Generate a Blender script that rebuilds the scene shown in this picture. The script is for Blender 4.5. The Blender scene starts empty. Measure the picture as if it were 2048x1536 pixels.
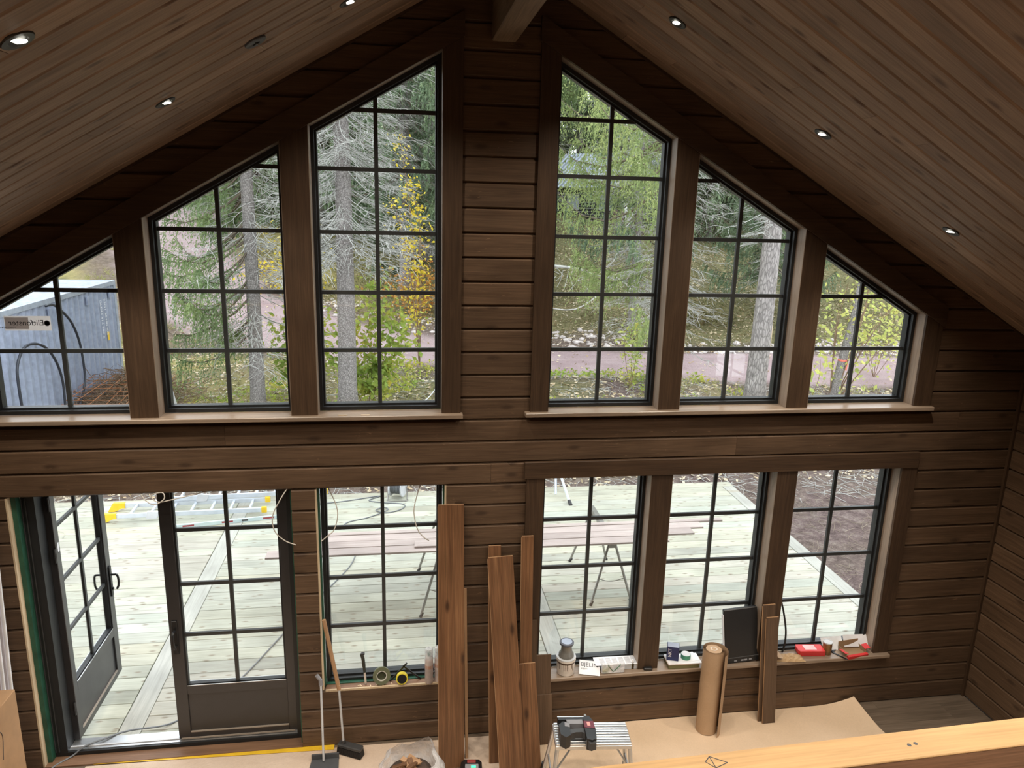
import bpy, math, random
import numpy as np
from mathutils import Matrix, Vector

sc = bpy.context.scene
col = sc.collection
rnd = random.Random(7)
PI = math.pi

# ------------------------------------------------------------------ camera
YAW, PITCH, ROLL = 0.15425593, 0.23951131, 0.02677563
CAM = Vector((0.0, -5.0842, 4.1613))
fw = Vector((math.sin(YAW)*math.cos(PITCH), math.cos(YAW)*math.cos(PITCH), -math.sin(PITCH)))
rt = Vector((math.cos(YAW), -math.sin(YAW), 0.0))
up = rt.cross(fw)
r2 = math.cos(ROLL)*rt + math.sin(ROLL)*up
u2 = -math.sin(ROLL)*rt + math.cos(ROLL)*up
cd = bpy.data.cameras.new('camera')
cd.sensor_width = 36.0
cd.lens = 1476.33/2048*36.0
cd.clip_start = 0.05
cd.clip_end = 400
cam = bpy.data.objects.new('camera', cd)
mw = Matrix.Identity(4)
for i in range(3):
    mw[i][0] = r2[i]; mw[i][1] = u2[i]; mw[i][2] = -fw[i]; mw[i][3] = CAM[i]
cam.matrix_world = mw
col.objects.link(cam)
sc.camera = cam

# ------------------------------------------------------------------ overcast sky and exposure
world = bpy.data.worlds.new('overcast_sky')
sc.world = world
world.use_nodes = True
bgn = world.node_tree.nodes['Background']
bgn.inputs[0].default_value = (0.90, 0.95, 1.0, 1)
SKY = 3.1
bgn.inputs[1].default_value = SKY
sc.view_settings.view_transform = 'Standard'
sc.view_settings.look = 'None'
sc.view_settings.exposure = 0.14
sc.view_settings.gamma = 1.0
sc.view_settings.use_curve_mapping = False
SPOT_POWER = 78.0
sc.cycles.use_adaptive_sampling = True
sc.cycles.adaptive_threshold = 0.05
sc.cycles.max_bounces = 5
sc.cycles.diffuse_bounces = 3
sc.cycles.glossy_bounces = 2
sc.cycles.caustics_reflective = False
sc.cycles.caustics_refractive = False

# ------------------------------------------------------------------ helpers
def tag(o, label=None, cat=None, group=None, kind=None):
    if label: o['label'] = label
    if cat: o['category'] = cat
    if group: o['group'] = group
    if kind: o['kind'] = kind
    return o

def empty(name, loc=(0, 0, 0), rot=(0, 0, 0), kind=None, parent=None):
    o = bpy.data.objects.new(name, None)
    o.empty_display_size = 0.1
    o.location = loc
    o.rotation_euler = rot
    col.objects.link(o)
    if parent: o.parent = parent
    if kind: o['kind'] = kind
    return o

def thing(name, label, cat, loc=(0, 0, 0), rot=(0, 0, 0), group=None):
    return tag(empty(name, loc, rot), label, cat, group)

def raw_mesh(name, V, F, mat, parent=None, loc=(0, 0, 0), rot=(0, 0, 0), smooth=False):
    me = bpy.data.meshes.new(name)
    me.from_pydata(V, [], F)
    me.materials.append(mat)
    if smooth:
        me.polygons.foreach_set('use_smooth', [True]*len(me.polygons))
    me.update()
    o = bpy.data.objects.new(name, me)
    o.location = loc
    o.rotation_euler = rot
    if parent: o.parent = parent
    col.objects.link(o)
    return o

def tri_mesh(name, V, T, mat, parent=None, loc=(0, 0, 0), smooth=False):
    """V (n,3) float array, T (m,3) int array"""
    me = bpy.data.meshes.new(name)
    V = np.ascontiguousarray(V, dtype=np.float32); T = np.ascontiguousarray(T, dtype=np.int32)
    me.vertices.add(len(V)); me.vertices.foreach_set('co', V.ravel())
    me.loops.add(T.size); me.loops.foreach_set('vertex_index', T.ravel())
    me.polygons.add(len(T))
    me.polygons.foreach_set('loop_start', np.arange(0, T.size, 3, dtype=np.int32))
    me.polygons.foreach_set('loop_total', np.full(len(T), 3, dtype=np.int32))
    if smooth: me.polygons.foreach_set('use_smooth', np.ones(len(T), dtype=bool))
    me.update(calc_edges=True)
    me.materials.append(mat)
    o = bpy.data.objects.new(name, me)
    o.location = loc
    if parent: o.parent = parent
    col.objects.link(o)
    return o

class MB:
    def __init__(s):
        s.V = []; s.F = []
    def add(s, V, F):
        n = len(s.V)
        s.V += [tuple(v) for v in V]
        s.F += [tuple(i+n for i in f) for f in F]
        return s
    def box(s, x0, x1, y0, y1, z0, z1, M=None):
        V = [(x0,y0,z0),(x1,y0,z0),(x1,y1,z0),(x0,y1,z0),(x0,y0,z1),(x1,y0,z1),(x1,y1,z1),(x0,y1,z1)]
        if M is not None: V = [tuple(M @ Vector(v)) for v in V]
        return s.add(V, [(0,3,2,1),(4,5,6,7),(0,1,5,4),(1,2,6,5),(2,3,7,6),(3,0,4,7)])
    def bbox(s, x0, x1, y0, y1, z0, z1, b, M=None):
        """box with chamfered edges (all 12)"""
        xs = (x0, x0+b, x1-b, x1); ys = (y0, y0+b, y1-b, y1); zs = (z0, z0+b, z1-b, z1)
        V = []; F = []
        def ring(z, inset):
            a, c = (x0+inset, x1-inset); d, e = (y0+inset, y1-inset)
            return [(a+b,d,z),(c-b,d,z),(c,d+b,z),(c,e-b,z),(c-b,e,z),(a+b,e,z),(a,e-b,z),(a,d+b,z)]
        def ringin(z):
            a, c, d, e = x0+b, x1-b, y0+b, y1-b
            return [(a,d,z),(c,d,z),(c,d,z),(c,e,z),(c,e,z),(a,e,z),(a,e,z),(a,d,z)]
        V = ringin(z0)+ring(z0+b,0)+ring(z1-b,0)+ringin(z1)
        if M is not None: V = [tuple(M @ Vector(v)) for v in V]
        for k in range(3):
            for i in range(8):
                j = (i+1) % 8
                F.append((k*8+i, k*8+j, k*8+8+j, k*8+8+i))
        F.append(tuple(range(7,-1,-1))); F.append(tuple(range(24,32)))
        return s.add(V, F)
    def prism(s, poly, axis, a, b, M=None):
        """poly: list of 2D points; axis 'y': (x,z) extruded y a..b ; 'z': (x,y) ; 'x': (y,z)"""
        def m(p, t):
            return {'y': (p[0], t, p[1]), 'z': (p[0], p[1], t), 'x': (t, p[0], p[1])}[axis]
        n = len(poly)
        V = [m(p, a) for p in poly]+[m(p, b) for p in poly]
        if M is not None: V = [tuple(M @ Vector(v)) for v in V]
        F = [tuple(range(n)), tuple(range(2*n-1, n-1, -1))]
        F += [(i, i+n, (i+1) % n+n, (i+1) % n) for i in range(n)]
        return s.add(V, F)
    def tube(s, pts, r, n=8, cap=True):
        pts = [Vector(p) for p in pts]
        R = r if isinstance(r, (list, tuple)) else [r]*len(pts)
        V = []; F = []
        prev = None
        for i, p in enumerate(pts):
            d = (pts[min(i+1, len(pts)-1)]-pts[max(i-1, 0)])
            if d.length < 1e-9: d = Vector((0, 0, 1))
            d.normalize()
            if prev is None:
                a = Vector((0, 0, 1)) if abs(d.z) < 0.9 else Vector((1, 0, 0))
                u = d.cross(a).normalized()
            else:
                u = (prev - d*prev.dot(d)).normalized()
            prev = u
            w = d.cross(u)
            for k in range(n):
                t = 2*PI*k/n
                V.append(tuple(p+(u*math.cos(t)+w*math.sin(t))*R[i]))
        for i in range(len(pts)-1):
            for k in range(n):
                j = (k+1) % n
                F.append((i*n+k, i*n+j, (i+1)*n+j, (i+1)*n+k))
        if cap:
            F.append(tuple(range(n-1, -1, -1)))
            F.append(tuple((len(pts)-1)*n+k for k in range(n)))
        return s.add(V, F)
    def lathe(s, prof, n=24, c=(0, 0, 0), M=None):
        V = []; F = []
        m = len(prof)
        for (r, z) in prof:
            for k in range(n):
                t = 2*PI*k/n
                V.append((c[0]+r*math.cos(t), c[1]+r*math.sin(t), c[2]+z))
        if M is not None: V = [tuple(M @ Vector(v)) for v in V]
        for i in range(m-1):
            for k in range(n):
                j = (k+1) % n
                F.append((i*n+k, i*n+j, (i+1)*n+j, (i+1)*n+k))
        if prof[0][0] > 1e-6: F.append(tuple(range(n-1, -1, -1)))
        if prof[-1][0] > 1e-6: F.append(tuple((m-1)*n+k for k in range(n)))
        return s.add(V, F)
    def sphere(s, c, r, n=10, m=6, sc_=(1, 1, 1)):
        prof = [(max(1e-7, math.sin(PI*i/m))*r, -math.cos(PI*i/m)*r) for i in range(m+1)]
        V = []; F = []
        for (q, z) in prof:
            for k in range(n):
                t = 2*PI*k/n
                V.append((c[0]+q*math.cos(t)*sc_[0], c[1]+q*math.sin(t)*sc_[1], c[2]+z*sc_[2]))
        for i in range(m):
            for k in range(n):
                j = (k+1) % n
                F.append((i*n+k, i*n+j, (i+1)*n+j, (i+1)*n+k))
        return s.add(V, F)
    def build(s, name, mat, parent=None, loc=(0, 0, 0), rot=(0, 0, 0), smooth=False):
        return raw_mesh(name, s.V, s.F, mat, parent, loc, rot, smooth)

def box(name, x0, x1, y0, y1, z0, z1, mat, parent=None, loc=(0,0,0), rot=(0,0,0)):
    return MB().box(x0, x1, y0, y1, z0, z1).build(name, mat, parent, loc, rot)

def arc_pts(pts, n=8):
    """Catmull-Rom through points"""
    P = [Vector(p) for p in pts]
    out = []
    for i in range(len(P)-1):
        p0 = P[max(i-1, 0)]; p1 = P[i]; p2 = P[i+1]; p3 = P[min(i+2, len(P)-1)]
        for k in range(n):
            t = k/n
            out.append(0.5*((2*p1)+(-p0+p2)*t+(2*p0-5*p1+4*p2-p3)*t*t+(-p0+3*p1-3*p2+p3)*t**3))
    out.append(P[-1])
    return out

def smooth_angle(o, deg=40):
    me = o.data
    me.polygons.foreach_set('use_smooth', [True]*len(me.polygons))
    try:
        me.set_sharp_from_angle(angle=math.radians(deg))
    except Exception:
        pass
    return o

def text_mesh(name, txt, size, mat, parent=None, loc=(0,0,0), rot=(0,0,0), flip=False, align='LEFT', ext=0.0004, bold=0.0):
    cu = bpy.data.curves.new('text', 'FONT')
    cu.body = txt; cu.size = size; cu.align_x = align; cu.extrude = ext; cu.offset = bold
    to = bpy.data.objects.new('text', cu)
    col.objects.link(to)
    dg = bpy.context.evaluated_depsgraph_get()
    me = bpy.data.meshes.new_from_object(to.evaluated_get(dg))
    bpy.data.objects.remove(to); bpy.data.curves.remove(cu)
    if flip:
        for v in me.vertices: v.co.x = -v.co.x
    me.name = name
    me.materials.clear(); me.materials.append(mat)
    o = bpy.data.objects.new(name, me)
    o.location = loc; o.rotation_euler = rot
    if parent: o.parent = parent
    col.objects.link(o)
    return o

# ------------------------------------------------------------------ materials
class NT:
    def __init__(s, name):
        s.m = bpy.data.materials.new(name); s.m.use_nodes = True
        s.t = s.m.node_tree; s.n = s.t.nodes
        s.b = s.n['Principled BSDF']
    def new(s, typ, **kw):
        x = s.n.new(typ)
        for k, v in kw.items(): setattr(x, k, v)
        return x
    def link(s, a, b): s.t.links.new(a, b)
    def ramp(s, fac, stops, interp='LINEAR'):
        r = s.new('ShaderNodeValToRGB'); r.color_ramp.interpolation = interp
        e = r.color_ramp.elements
        while len(e) < len(stops): e.new(0.5)
        for q, (p, c) in zip(e, stops):
            q.position = p; q.color = (*c, 1) if len(c) == 3 else c
        s.link(fac, r.inputs[0]); return r.outputs[0]
    def mix(s, fac, a, b, mode='MIX'):
        x = s.new('ShaderNodeMix', data_type='RGBA', blend_type=mode)
        for inp, v in ((x.inputs[0], fac), (x.inputs[6], a), (x.inputs[7], b)):
            if hasattr(v, 'links'): s.link(v, inp)
            elif isinstance(v, tuple): inp.default_value = (*v, 1) if len(v) == 3 else v
            else: inp.default_value = v
        return x.outputs[2]
    def math(s, op, a, b=None, clamp=False):
        x = s.new('ShaderNodeMath', operation=op, use_clamp=clamp)
        for inp, v in ((x.inputs[0], a), (x.inputs[1], b)):
            if v is None: continue
            if hasattr(v, 'links'): s.link(v, inp)
            else: inp.default_value = v
        return x.outputs[0]
    def coords(s, scale, which='Object', rand=True):
        tc = s.new('ShaderNodeTexCoord')
        mp = s.new('ShaderNodeMapping')
        mp.inputs['Scale'].default_value = scale
        s.link(tc.outputs[which], mp.inputs[0])
        if rand:
            oi = s.new('ShaderNodeObjectInfo')
            v = s.new('ShaderNodeVectorMath', operation='SCALE')
            cb = s.new('ShaderNodeCombineXYZ')
            for k, f in enumerate((37.0, 91.0, 53.0)):
                s.link(s.math('MULTIPLY', oi.outputs['Random'], f), cb.inputs[k])
            a = s.new('ShaderNodeVectorMath', operation='ADD')
            s.link(mp.outputs[0], a.inputs[0]); s.link(cb.outputs[0], a.inputs[1])
            return a.outputs[0]
        return mp.outputs[0]
    def noise(s, vec, scale, detail=4, rough=0.55, dist=0.0):
        x = s.new('ShaderNodeTexNoise')
        x.inputs['Scale'].default_value = scale; x.inputs['Detail'].default_value = detail
        x.inputs['Roughness'].default_value = rough; x.inputs['Distortion'].default_value = dist
        s.link(vec, x.inputs['Vector']); return x.outputs['Fac']
    def bump(s, h, strength=0.2, dist=0.01):
        x = s.new('ShaderNodeBump'); x.inputs['Strength'].default_value = strength; x.inputs['Distance'].default_value = dist
        s.link(h, x.inputs['Height']); s.link(x.outputs[0], s.b.inputs['Normal'])

def plain(name, c, rough=0.5, metal=0.0, spec=0.5, var=0.0):
    m = NT(name)
    m.b.inputs['Roughness'].default_value = rough
    m.b.inputs['Metallic'].default_value = metal
    m.b.inputs['Specular IOR Level'].default_value = spec
    v = m.coords((1, 1, 1))
    n = m.noise(v, 9.0, 4)
    k = 0.10+var
    lo = tuple(max(0, x*(1-k)) for x in c); hi = tuple(min(1, x*(1+k)) for x in c)
    m.link(m.ramp(n, [(0.3, lo), (0.7, hi)]), m.b.inputs['Base Color'])
    m.link(m.ramp(n, [(0.3, (rough*0.9,)*3), (0.7, (min(1, rough*1.1),)*3)]), m.b.inputs['Roughness'])
    return m.m

def wood(name, lo, hi, axis='X', rough=0.55, var=0.16, knots=0.0, knot_col=(0.03, 0.015, 0.008), bump=0.15, spec=0.35, fine=0.35, stretch=1.0, scuff=0.0, tint=None, flat=None, kd=1.0):
    flat = flat or {'X': 'Y', 'Y': 'X', 'Z': 'Y'}[axis]
    m = NT(name)
    s = [16.0, 16.0, 16.0]; s['XYZ'.index(axis)] = 1.1*stretch
    v = m.coords(tuple(s))
    n1 = m.noise(v, 1.6, 5, 0.6, 0.9)
    base = m.ramp(n1, [(0.28, lo), (0.72, hi)])
    s2 = [150.0, 150.0, 150.0]; s2['XYZ'.index(axis)] = 3.0
    v2 = m.coords(tuple(s2))
    n2 = m.noise(v2, 1.0, 3, 0.6)
    g = m.ramp(n2, [(0.3, (1-fine,)*3), (0.7, (1.0,)*3)])
    c = m.mix(1.0, base, g, 'MULTIPLY')
    v3 = m.coords((1, 1, 1))
    n3 = m.noise(v3, 1.7, 2)
    c = m.mix(1.0, c, m.ramp(n3, [(0.3, (0.82,)*3), (0.7, (1.12,)*3)]), 'MULTIPLY')
    oi = m.new('ShaderNodeObjectInfo')
    c = m.mix(1.0, c, m.ramp(oi.outputs['Random'], [(0.0, (1-var, 1-var*1.05, 1-var*1.1)), (1.0, (1+var, 1+var, 1+var))]), 'MULTIPLY')
    if tint:
        wn_ = m.new('ShaderNodeTexWhiteNoise', noise_dimensions='1D'); m.link(oi.outputs['Random'], wn_.inputs['W'])
        c = m.mix(1.0, c, m.ramp(wn_.outputs['Value'], tint), 'MULTIPLY')
    if knots > 0:
        s4 = [7.5*kd]*3; s4['XYZ'.index(axis)] = 2.8*kd
        v4 = m.coords(tuple(s4))
        sx_ = m.new('ShaderNodeSeparateXYZ'); m.link(v4, sx_.inputs[0])
        cb_ = m.new('ShaderNodeCombineXYZ')
        o2 = [k for k in 'XYZ' if k != axis and k != flat][0]
        m.link(sx_.outputs[axis], cb_.inputs[0]); m.link(sx_.outputs[o2], cb_.inputs[1])
        vo = m.new('ShaderNodeTexVoronoi', voronoi_dimensions='2D'); vo.inputs['Scale'].default_value = 0.9
        m.link(cb_.outputs[0], vo.inputs['Vector'])
        d = vo.outputs['Distance']
        ca = m.new('ShaderNodeSeparateColor'); m.link(vo.outputs['Color'], ca.inputs[0])
        on = m.math('LESS_THAN', ca.outputs[0], knots)
        k = m.ramp(d, [(0.05, (1,)*3), (0.16, (0,)*3)])
        kk = m.math('MULTIPLY', k, on)
        c = m.mix(m.math('MULTIPLY', kk, 0.8), c, knot_col)
    if scuff > 0:
        s5 = [60.0, 60.0, 60.0]; s5['XYZ'.index(axis)] = 14.0
        n5 = m.noise(m.coords(tuple(s5)), 1.0, 3, 0.7); n6 = m.noise(m.coords((4, 4, 4)), 1.0, 2)
        k5 = m.math('MULTIPLY', m.ramp(n5, [(0.64, (0,)*3), (0.74, (1,)*3)]), m.ramp(n6, [(0.45, (0,)*3), (0.65, (1,)*3)]))
        c = m.mix(m.math('MULTIPLY', k5, scuff), c, tuple(min(1, x*2.6) for x in hi))
    m.link(c, m.b.inputs['Base Color'])
    m.b.inputs['Roughness'].default_value = rough
    m.b.inputs['Specular IOR Level'].default_value = spec
    m.bump(m.math('ADD', n1, m.math('MULTIPLY', n2, 0.4)), bump, 0.004)
    return m.m

LOG_LO, LOG_HI = (0.098, 0.057, 0.032), (0.160, 0.098, 0.058)
mat_log_x = wood('stained_log_x', LOG_LO, LOG_HI, 'X', 0.6, 0.14, 0.25, (0.05, 0.028, 0.016), spec=0.3, scuff=0.45)
mat_log_y = wood('stained_log_y', LOG_LO, LOG_HI, 'Y', 0.6, 0.14, 0.25, (0.05, 0.028, 0.016), spec=0.3, scuff=0.45)
TR_LO, TR_HI = (0.060, 0.034, 0.019), (0.095, 0.055, 0.031)
mat_trim_x = wood('stained_trim_x', TR_LO, TR_HI, 'X', 0.55, 0.06, spec=0.3)
mat_trim_z = wood('stained_trim_z', TR_LO, TR_HI, 'Z', 0.55, 0.06, spec=0.3)
mat_sill_daylit = wood('stained_sill_daylit', (0.29, 0.21, 0.15), (0.38, 0.285, 0.21), 'X', 0.33, 0.05, spec=0.6)  # trim stain made paler, daylight on the sills put into the colour
mat_lining_daylit = wood('stained_lining_daylit', (0.30, 0.22, 0.16), (0.40, 0.30, 0.225), 'Z', 0.4, 0.05, spec=0.5)  # same stain as the trim, lightened to paint in window daylight
mat_ceil = wood('ceiling_pine', (0.235, 0.155, 0.105), (0.39, 0.275, 0.195), 'X', 0.55, 0.14, 0.45, (0.10, 0.055, 0.035), spec=0.35, fine=0.3, flat='Z')
mat_beam = wood('ridge_beam_wood', (0.20, 0.14, 0.09), (0.30, 0.22, 0.15), 'Y', 0.6, 0.05, 0.2, (0.1, 0.06, 0.035))
mat_oak = wood('brown_oak', (0.135, 0.060, 0.027), (0.27, 0.135, 0.064), 'Z', 0.45, 0.10, 0.22, (0.035, 0.016, 0.009), stretch=0.6, fine=0.45)
mat_oak_dark = wood('dark_oak', (0.105, 0.062, 0.036), (0.165, 0.10, 0.060), 'Z', 0.5, 0.06, 0.0)
mat_floor = wood('oak_floor', (0.155, 0.115, 0.082), (0.23, 0.175, 0.13), 'X', 0.42, 0.08, 0.15, (0.07, 0.05, 0.035), flat='Z')
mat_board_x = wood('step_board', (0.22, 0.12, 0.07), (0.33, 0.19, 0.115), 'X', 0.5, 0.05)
mat_pine_rail = wood('raw_pine_rail', (0.47, 0.285, 0.125), (0.60, 0.38, 0.18), 'X', 0.5, 0.03, 0.3, (0.25, 0.12, 0.05), fine=0.2, flat='Z')
mat_raw = wood('raw_pine', (0.62, 0.47, 0.30), (0.76, 0.60, 0.41), 'Z', 0.6, 0.05, fine=0.15)
mat_batten = wood('tan_batten', (0.40, 0.23, 0.12), (0.52, 0.31, 0.17), 'Z', 0.55, 0.04, fine=0.15)
mat_deck = wood('deck_pine', (0.375, 0.37, 0.32), (0.525, 0.52, 0.46), 'X', 0.6, 0.13, 0.6, (0.20, 0.16, 0.11), fine=0.12, spec=0.3, flat='Z', kd=1.55, tint=[(0.0, (1.0, 0.98, 0.88)), (0.3, (0.97, 1.0, 0.93)), (0.55, (1.02, 0.96, 0.92)), (0.8, (0.94, 0.99, 0.95)), (1.0, (1.0, 0.95, 0.82))])
mat_deck_y = wood('deck_pine_y', (0.375, 0.37, 0.325), (0.505, 0.50, 0.445), 'Y', 0.6, 0.08, 0.4, (0.30, 0.25, 0.17), fine=0.12, spec=0.3)
mat_pinkboard = wood('weathered_pink_board', (0.42, 0.34, 0.31), (0.54, 0.46, 0.42), 'X', 0.6, 0.08, fine=0.15)
mat_frame = plain('black_frame', (0.014, 0.015, 0.016), 0.45, spec=0.5)
mat_frame_in = plain('black_glazing_bar', (0.038, 0.040, 0.040), 0.45, spec=0.5)
mat_door = plain('black_door', (0.024, 0.023, 0.025), 0.36, spec=0.8)
mat_alu = plain('aluminium', (0.62, 0.63, 0.64), 0.35, 0.9)
mat_alu_w = plain('aluminium_pale', (0.60, 0.64, 0.70), 0.45, 0.35)
mat_green = plain('green_membrane', (0.02, 0.085, 0.052), 0.45, var=0.25)
mat_black = plain('black_plastic', (0.012, 0.012, 0.013), 0.4)
mat_dgrey = plain('dark_grey_plastic', (0.05, 0.05, 0.052), 0.45)
mat_grey = plain('grey_plastic', (0.25, 0.25, 0.27), 0.5)
mat_lgrey = plain('light_grey', (0.55, 0.56, 0.58), 0.5)
mat_white = plain('white_paper', (0.80, 0.80, 0.82), 0.7)
mat_yellow = plain('yellow_plastic', (0.80, 0.52, 0.02), 0.45)
mat_red = plain('red_card', (0.62, 0.035, 0.035), 0.5)
mat_blue = plain('dark_blue_card', (0.012, 0.020, 0.10), 0.4)
mat_steel = plain('steel', (0.30, 0.29, 0.27), 0.4, 0.8)
mat_ink = plain('grey_ink', (0.08, 0.08, 0.09), 0.7)
mat_tape_y = plain('yellow_tape', (0.80, 0.50, 0.03), 0.45)
mat_card = plain('cardboard', (0.42, 0.25, 0.13), 0.8)
mat_card_in = plain('cardboard_inside', (0.30, 0.19, 0.10), 0.85)
mat_cable = plain('black_cable', (0.02, 0.02, 0.022), 0.5)
mat_gcable = plain('grey_cable', (0.16, 0.17, 0.18), 0.5)
mat_wire = plain('white_wire', (0.62, 0.58, 0.52), 0.5)

def kraft(name, lo, hi, wr):
    m = NT(name)
    v = m.coords((1, 1, 1), rand=False)
    n = m.noise(v, 2.5, 4); f = m.noise(v, 90.0, 2)
    c = m.ramp(n, [(0.3, lo), (0.7, hi)])
    c = m.mix(1.0, c, m.ramp(f, [(0.3, (0.93,)*3), (0.7, (1.0,)*3)]), 'MULTIPLY')
    m.link(c, m.b.inputs['Base Color']); m.b.inputs['Roughness'].default_value = 0.62
    m.b.inputs['Specular IOR Level'].default_value = 0.3
    m.bump(m.noise(v, 5.0, 5, 0.6, 1.2), wr, 0.02)
    return m.m
mat_kraft = kraft('kraft_paper', (0.70, 0.52, 0.355), (0.78, 0.59, 0.42), 0.08)
mat_kraft_w = kraft('wrinkled_kraft', (0.60, 0.46, 0.35), (0.70, 0.56, 0.45), 0.45)
mat_kraft_roll = kraft('kraft_roll', (0.44, 0.29, 0.175), (0.51, 0.35, 0.22), 0.05)
mat_bagpaper = kraft('brown_bag_paper', (0.42, 0.27, 0.14), (0.52, 0.35, 0.19), 0.4)

def glass_mat(name, tint=(1, 1, 1), refl=0.045):
    m = NT(name)
    tr = m.new('ShaderNodeBsdfTransparent'); tr.inputs[0].default_value = (*tint, 1)
    gl = m.new('ShaderNodeBsdfGlossy'); gl.inputs['Roughness'].default_value = 0.0
    lw = m.new('ShaderNodeLayerWeight'); lw.inputs[0].default_value = 0.5
    p = m.math('POWER', lw.outputs['Facing'], 3.5)
    nz = m.noise(m.coords((1, 1, 1)), 3.0, 1)
    f = m.math('ADD', m.math('MULTIPLY', p, 0.85), m.math('ADD', m.math('MULTIPLY', nz, 0.004), refl-0.002), clamp=True)
    mx = m.new('ShaderNodeMixShader')
    m.link(f, mx.inputs[0]); m.link(tr.outputs[0], mx.inputs[1]); m.link(gl.outputs[0], mx.inputs[2])
    out = m.n['Material Output']
    m.link(mx.outputs[0], out.inputs['Surface'])
    m.n.remove(m.b)
    return m.m
mat_glass = glass_mat('window_glass', (0.99, 0.997, 0.994))

def emit(name, c, s):
    m = NT(name)
    m.b.inputs['Base Color'].default_value = (*c, 1)
    n = m.noise(m.coords((1, 1, 1)), 20.0, 1)
    m.link(m.ramp(n, [(0.3, c), (0.7, tuple(min(1, x*1.05) for x in c))]), m.b.inputs['Emission Color'])
    m.b.inputs['Emission Strength'].default_value = s
    return m.m
mat_lens = emit('lamp_lens', (1.0, 0.93, 0.80), 6.0)
mat_led = emit('green_led', (0.05, 1.0, 0.30), 2.0)
# ================================================================== ROOM SHELL
RX, RZ, SL = 0.672, 5.675, 0.5774          # ridge x, apex height at the ceiling, slope
XL, XR = -3.60, 4.945                      # side walls
YB = -9.0                                  # back wall of the room
CH = 0.165                                 # height of one log course
def zline(x, top): return top-SL*abs(x-RX)
Z_LOW, Z_UP, Z_MID = 5.328, 5.478, 5.40

def clip(poly, a, b, c):
    """keep a*x+b*z<=c"""
    out = []
    n = len(poly)
    for i in range(n):
        p, q = poly[i], poly[(i+1) % n]
        dp = a*p[0]+b*p[1]-c; dq = a*q[0]+b*q[1]-c
        if dp <= 1e-9: out.append(p)
        if (dp < -1e-9 and dq > 1e-9) or (dp > 1e-9 and dq < -1e-9):
            t = dp/(dp-dq)
            out.append((p[0]+t*(q[0]-p[0]), p[1]+t*(q[1]-p[1])))
    return out

def rows_of(poly, zs):
    res = []
    n = len(poly)
    for z in zs:
        xs = []
        for i in range(n):
            p, q = poly[i], poly[(i+1) % n]
            if abs(p[1]-z) < 1e-7: xs.append(p[0])
            if (p[1]-z)*(q[1]-z) < 0:
                t = (z-p[1])/(q[1]-p[1]); xs.append(p[0]+t*(q[0]-p[0]))
        if xs: res.append((z, min(xs), max(xs)))
    return res

wall_front = empty('wall_front', kind='structure')
GD, GB = 0.018, 0.013                      # groove depth and bevel height
def log_piece(poly, z0, z1):
    if len(poly) < 3: return
    zs = sorted(set([round(p[1], 5) for p in poly]+[round(z0+GB, 5), round(z1-GB, 5)]))
    zlo, zhi = min(p[1] for p in poly), max(p[1] for p in poly)
    if zhi-zlo < 0.004: return
    zs = [z for z in zs if zlo-1e-6 <= z <= zhi+1e-6]
    rows = rows_of(poly, zs)
    if len(rows) < 2: return
    cx = sum(p[0] for p in poly)/len(poly)
    V = []; F = []
    for (z, a, b) in rows:
        y = GD if (abs(z-z0) < 1e-4 or abs(z-z1) < 1e-4) else 0.0
        V += [(a-cx, y, z-z0), (b-cx, y, z-z0), (b-cx, 0.10, z-z0), (a-cx, 0.10, z-z0)]
    m = len(rows)
    for i in range(m-1):
        for k in range(4):
            j = (k+1) % 4
            F.append((i*4+k, i*4+j, i*4+4+j, i*4+4+k))
    F.append((3, 2, 1, 0)); F.append(tuple((m-1)*4+k for k in range(4)))
    raw_mesh('log', V, F, mat_log_x, wall_front, loc=(cx, 0, z0))

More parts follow.
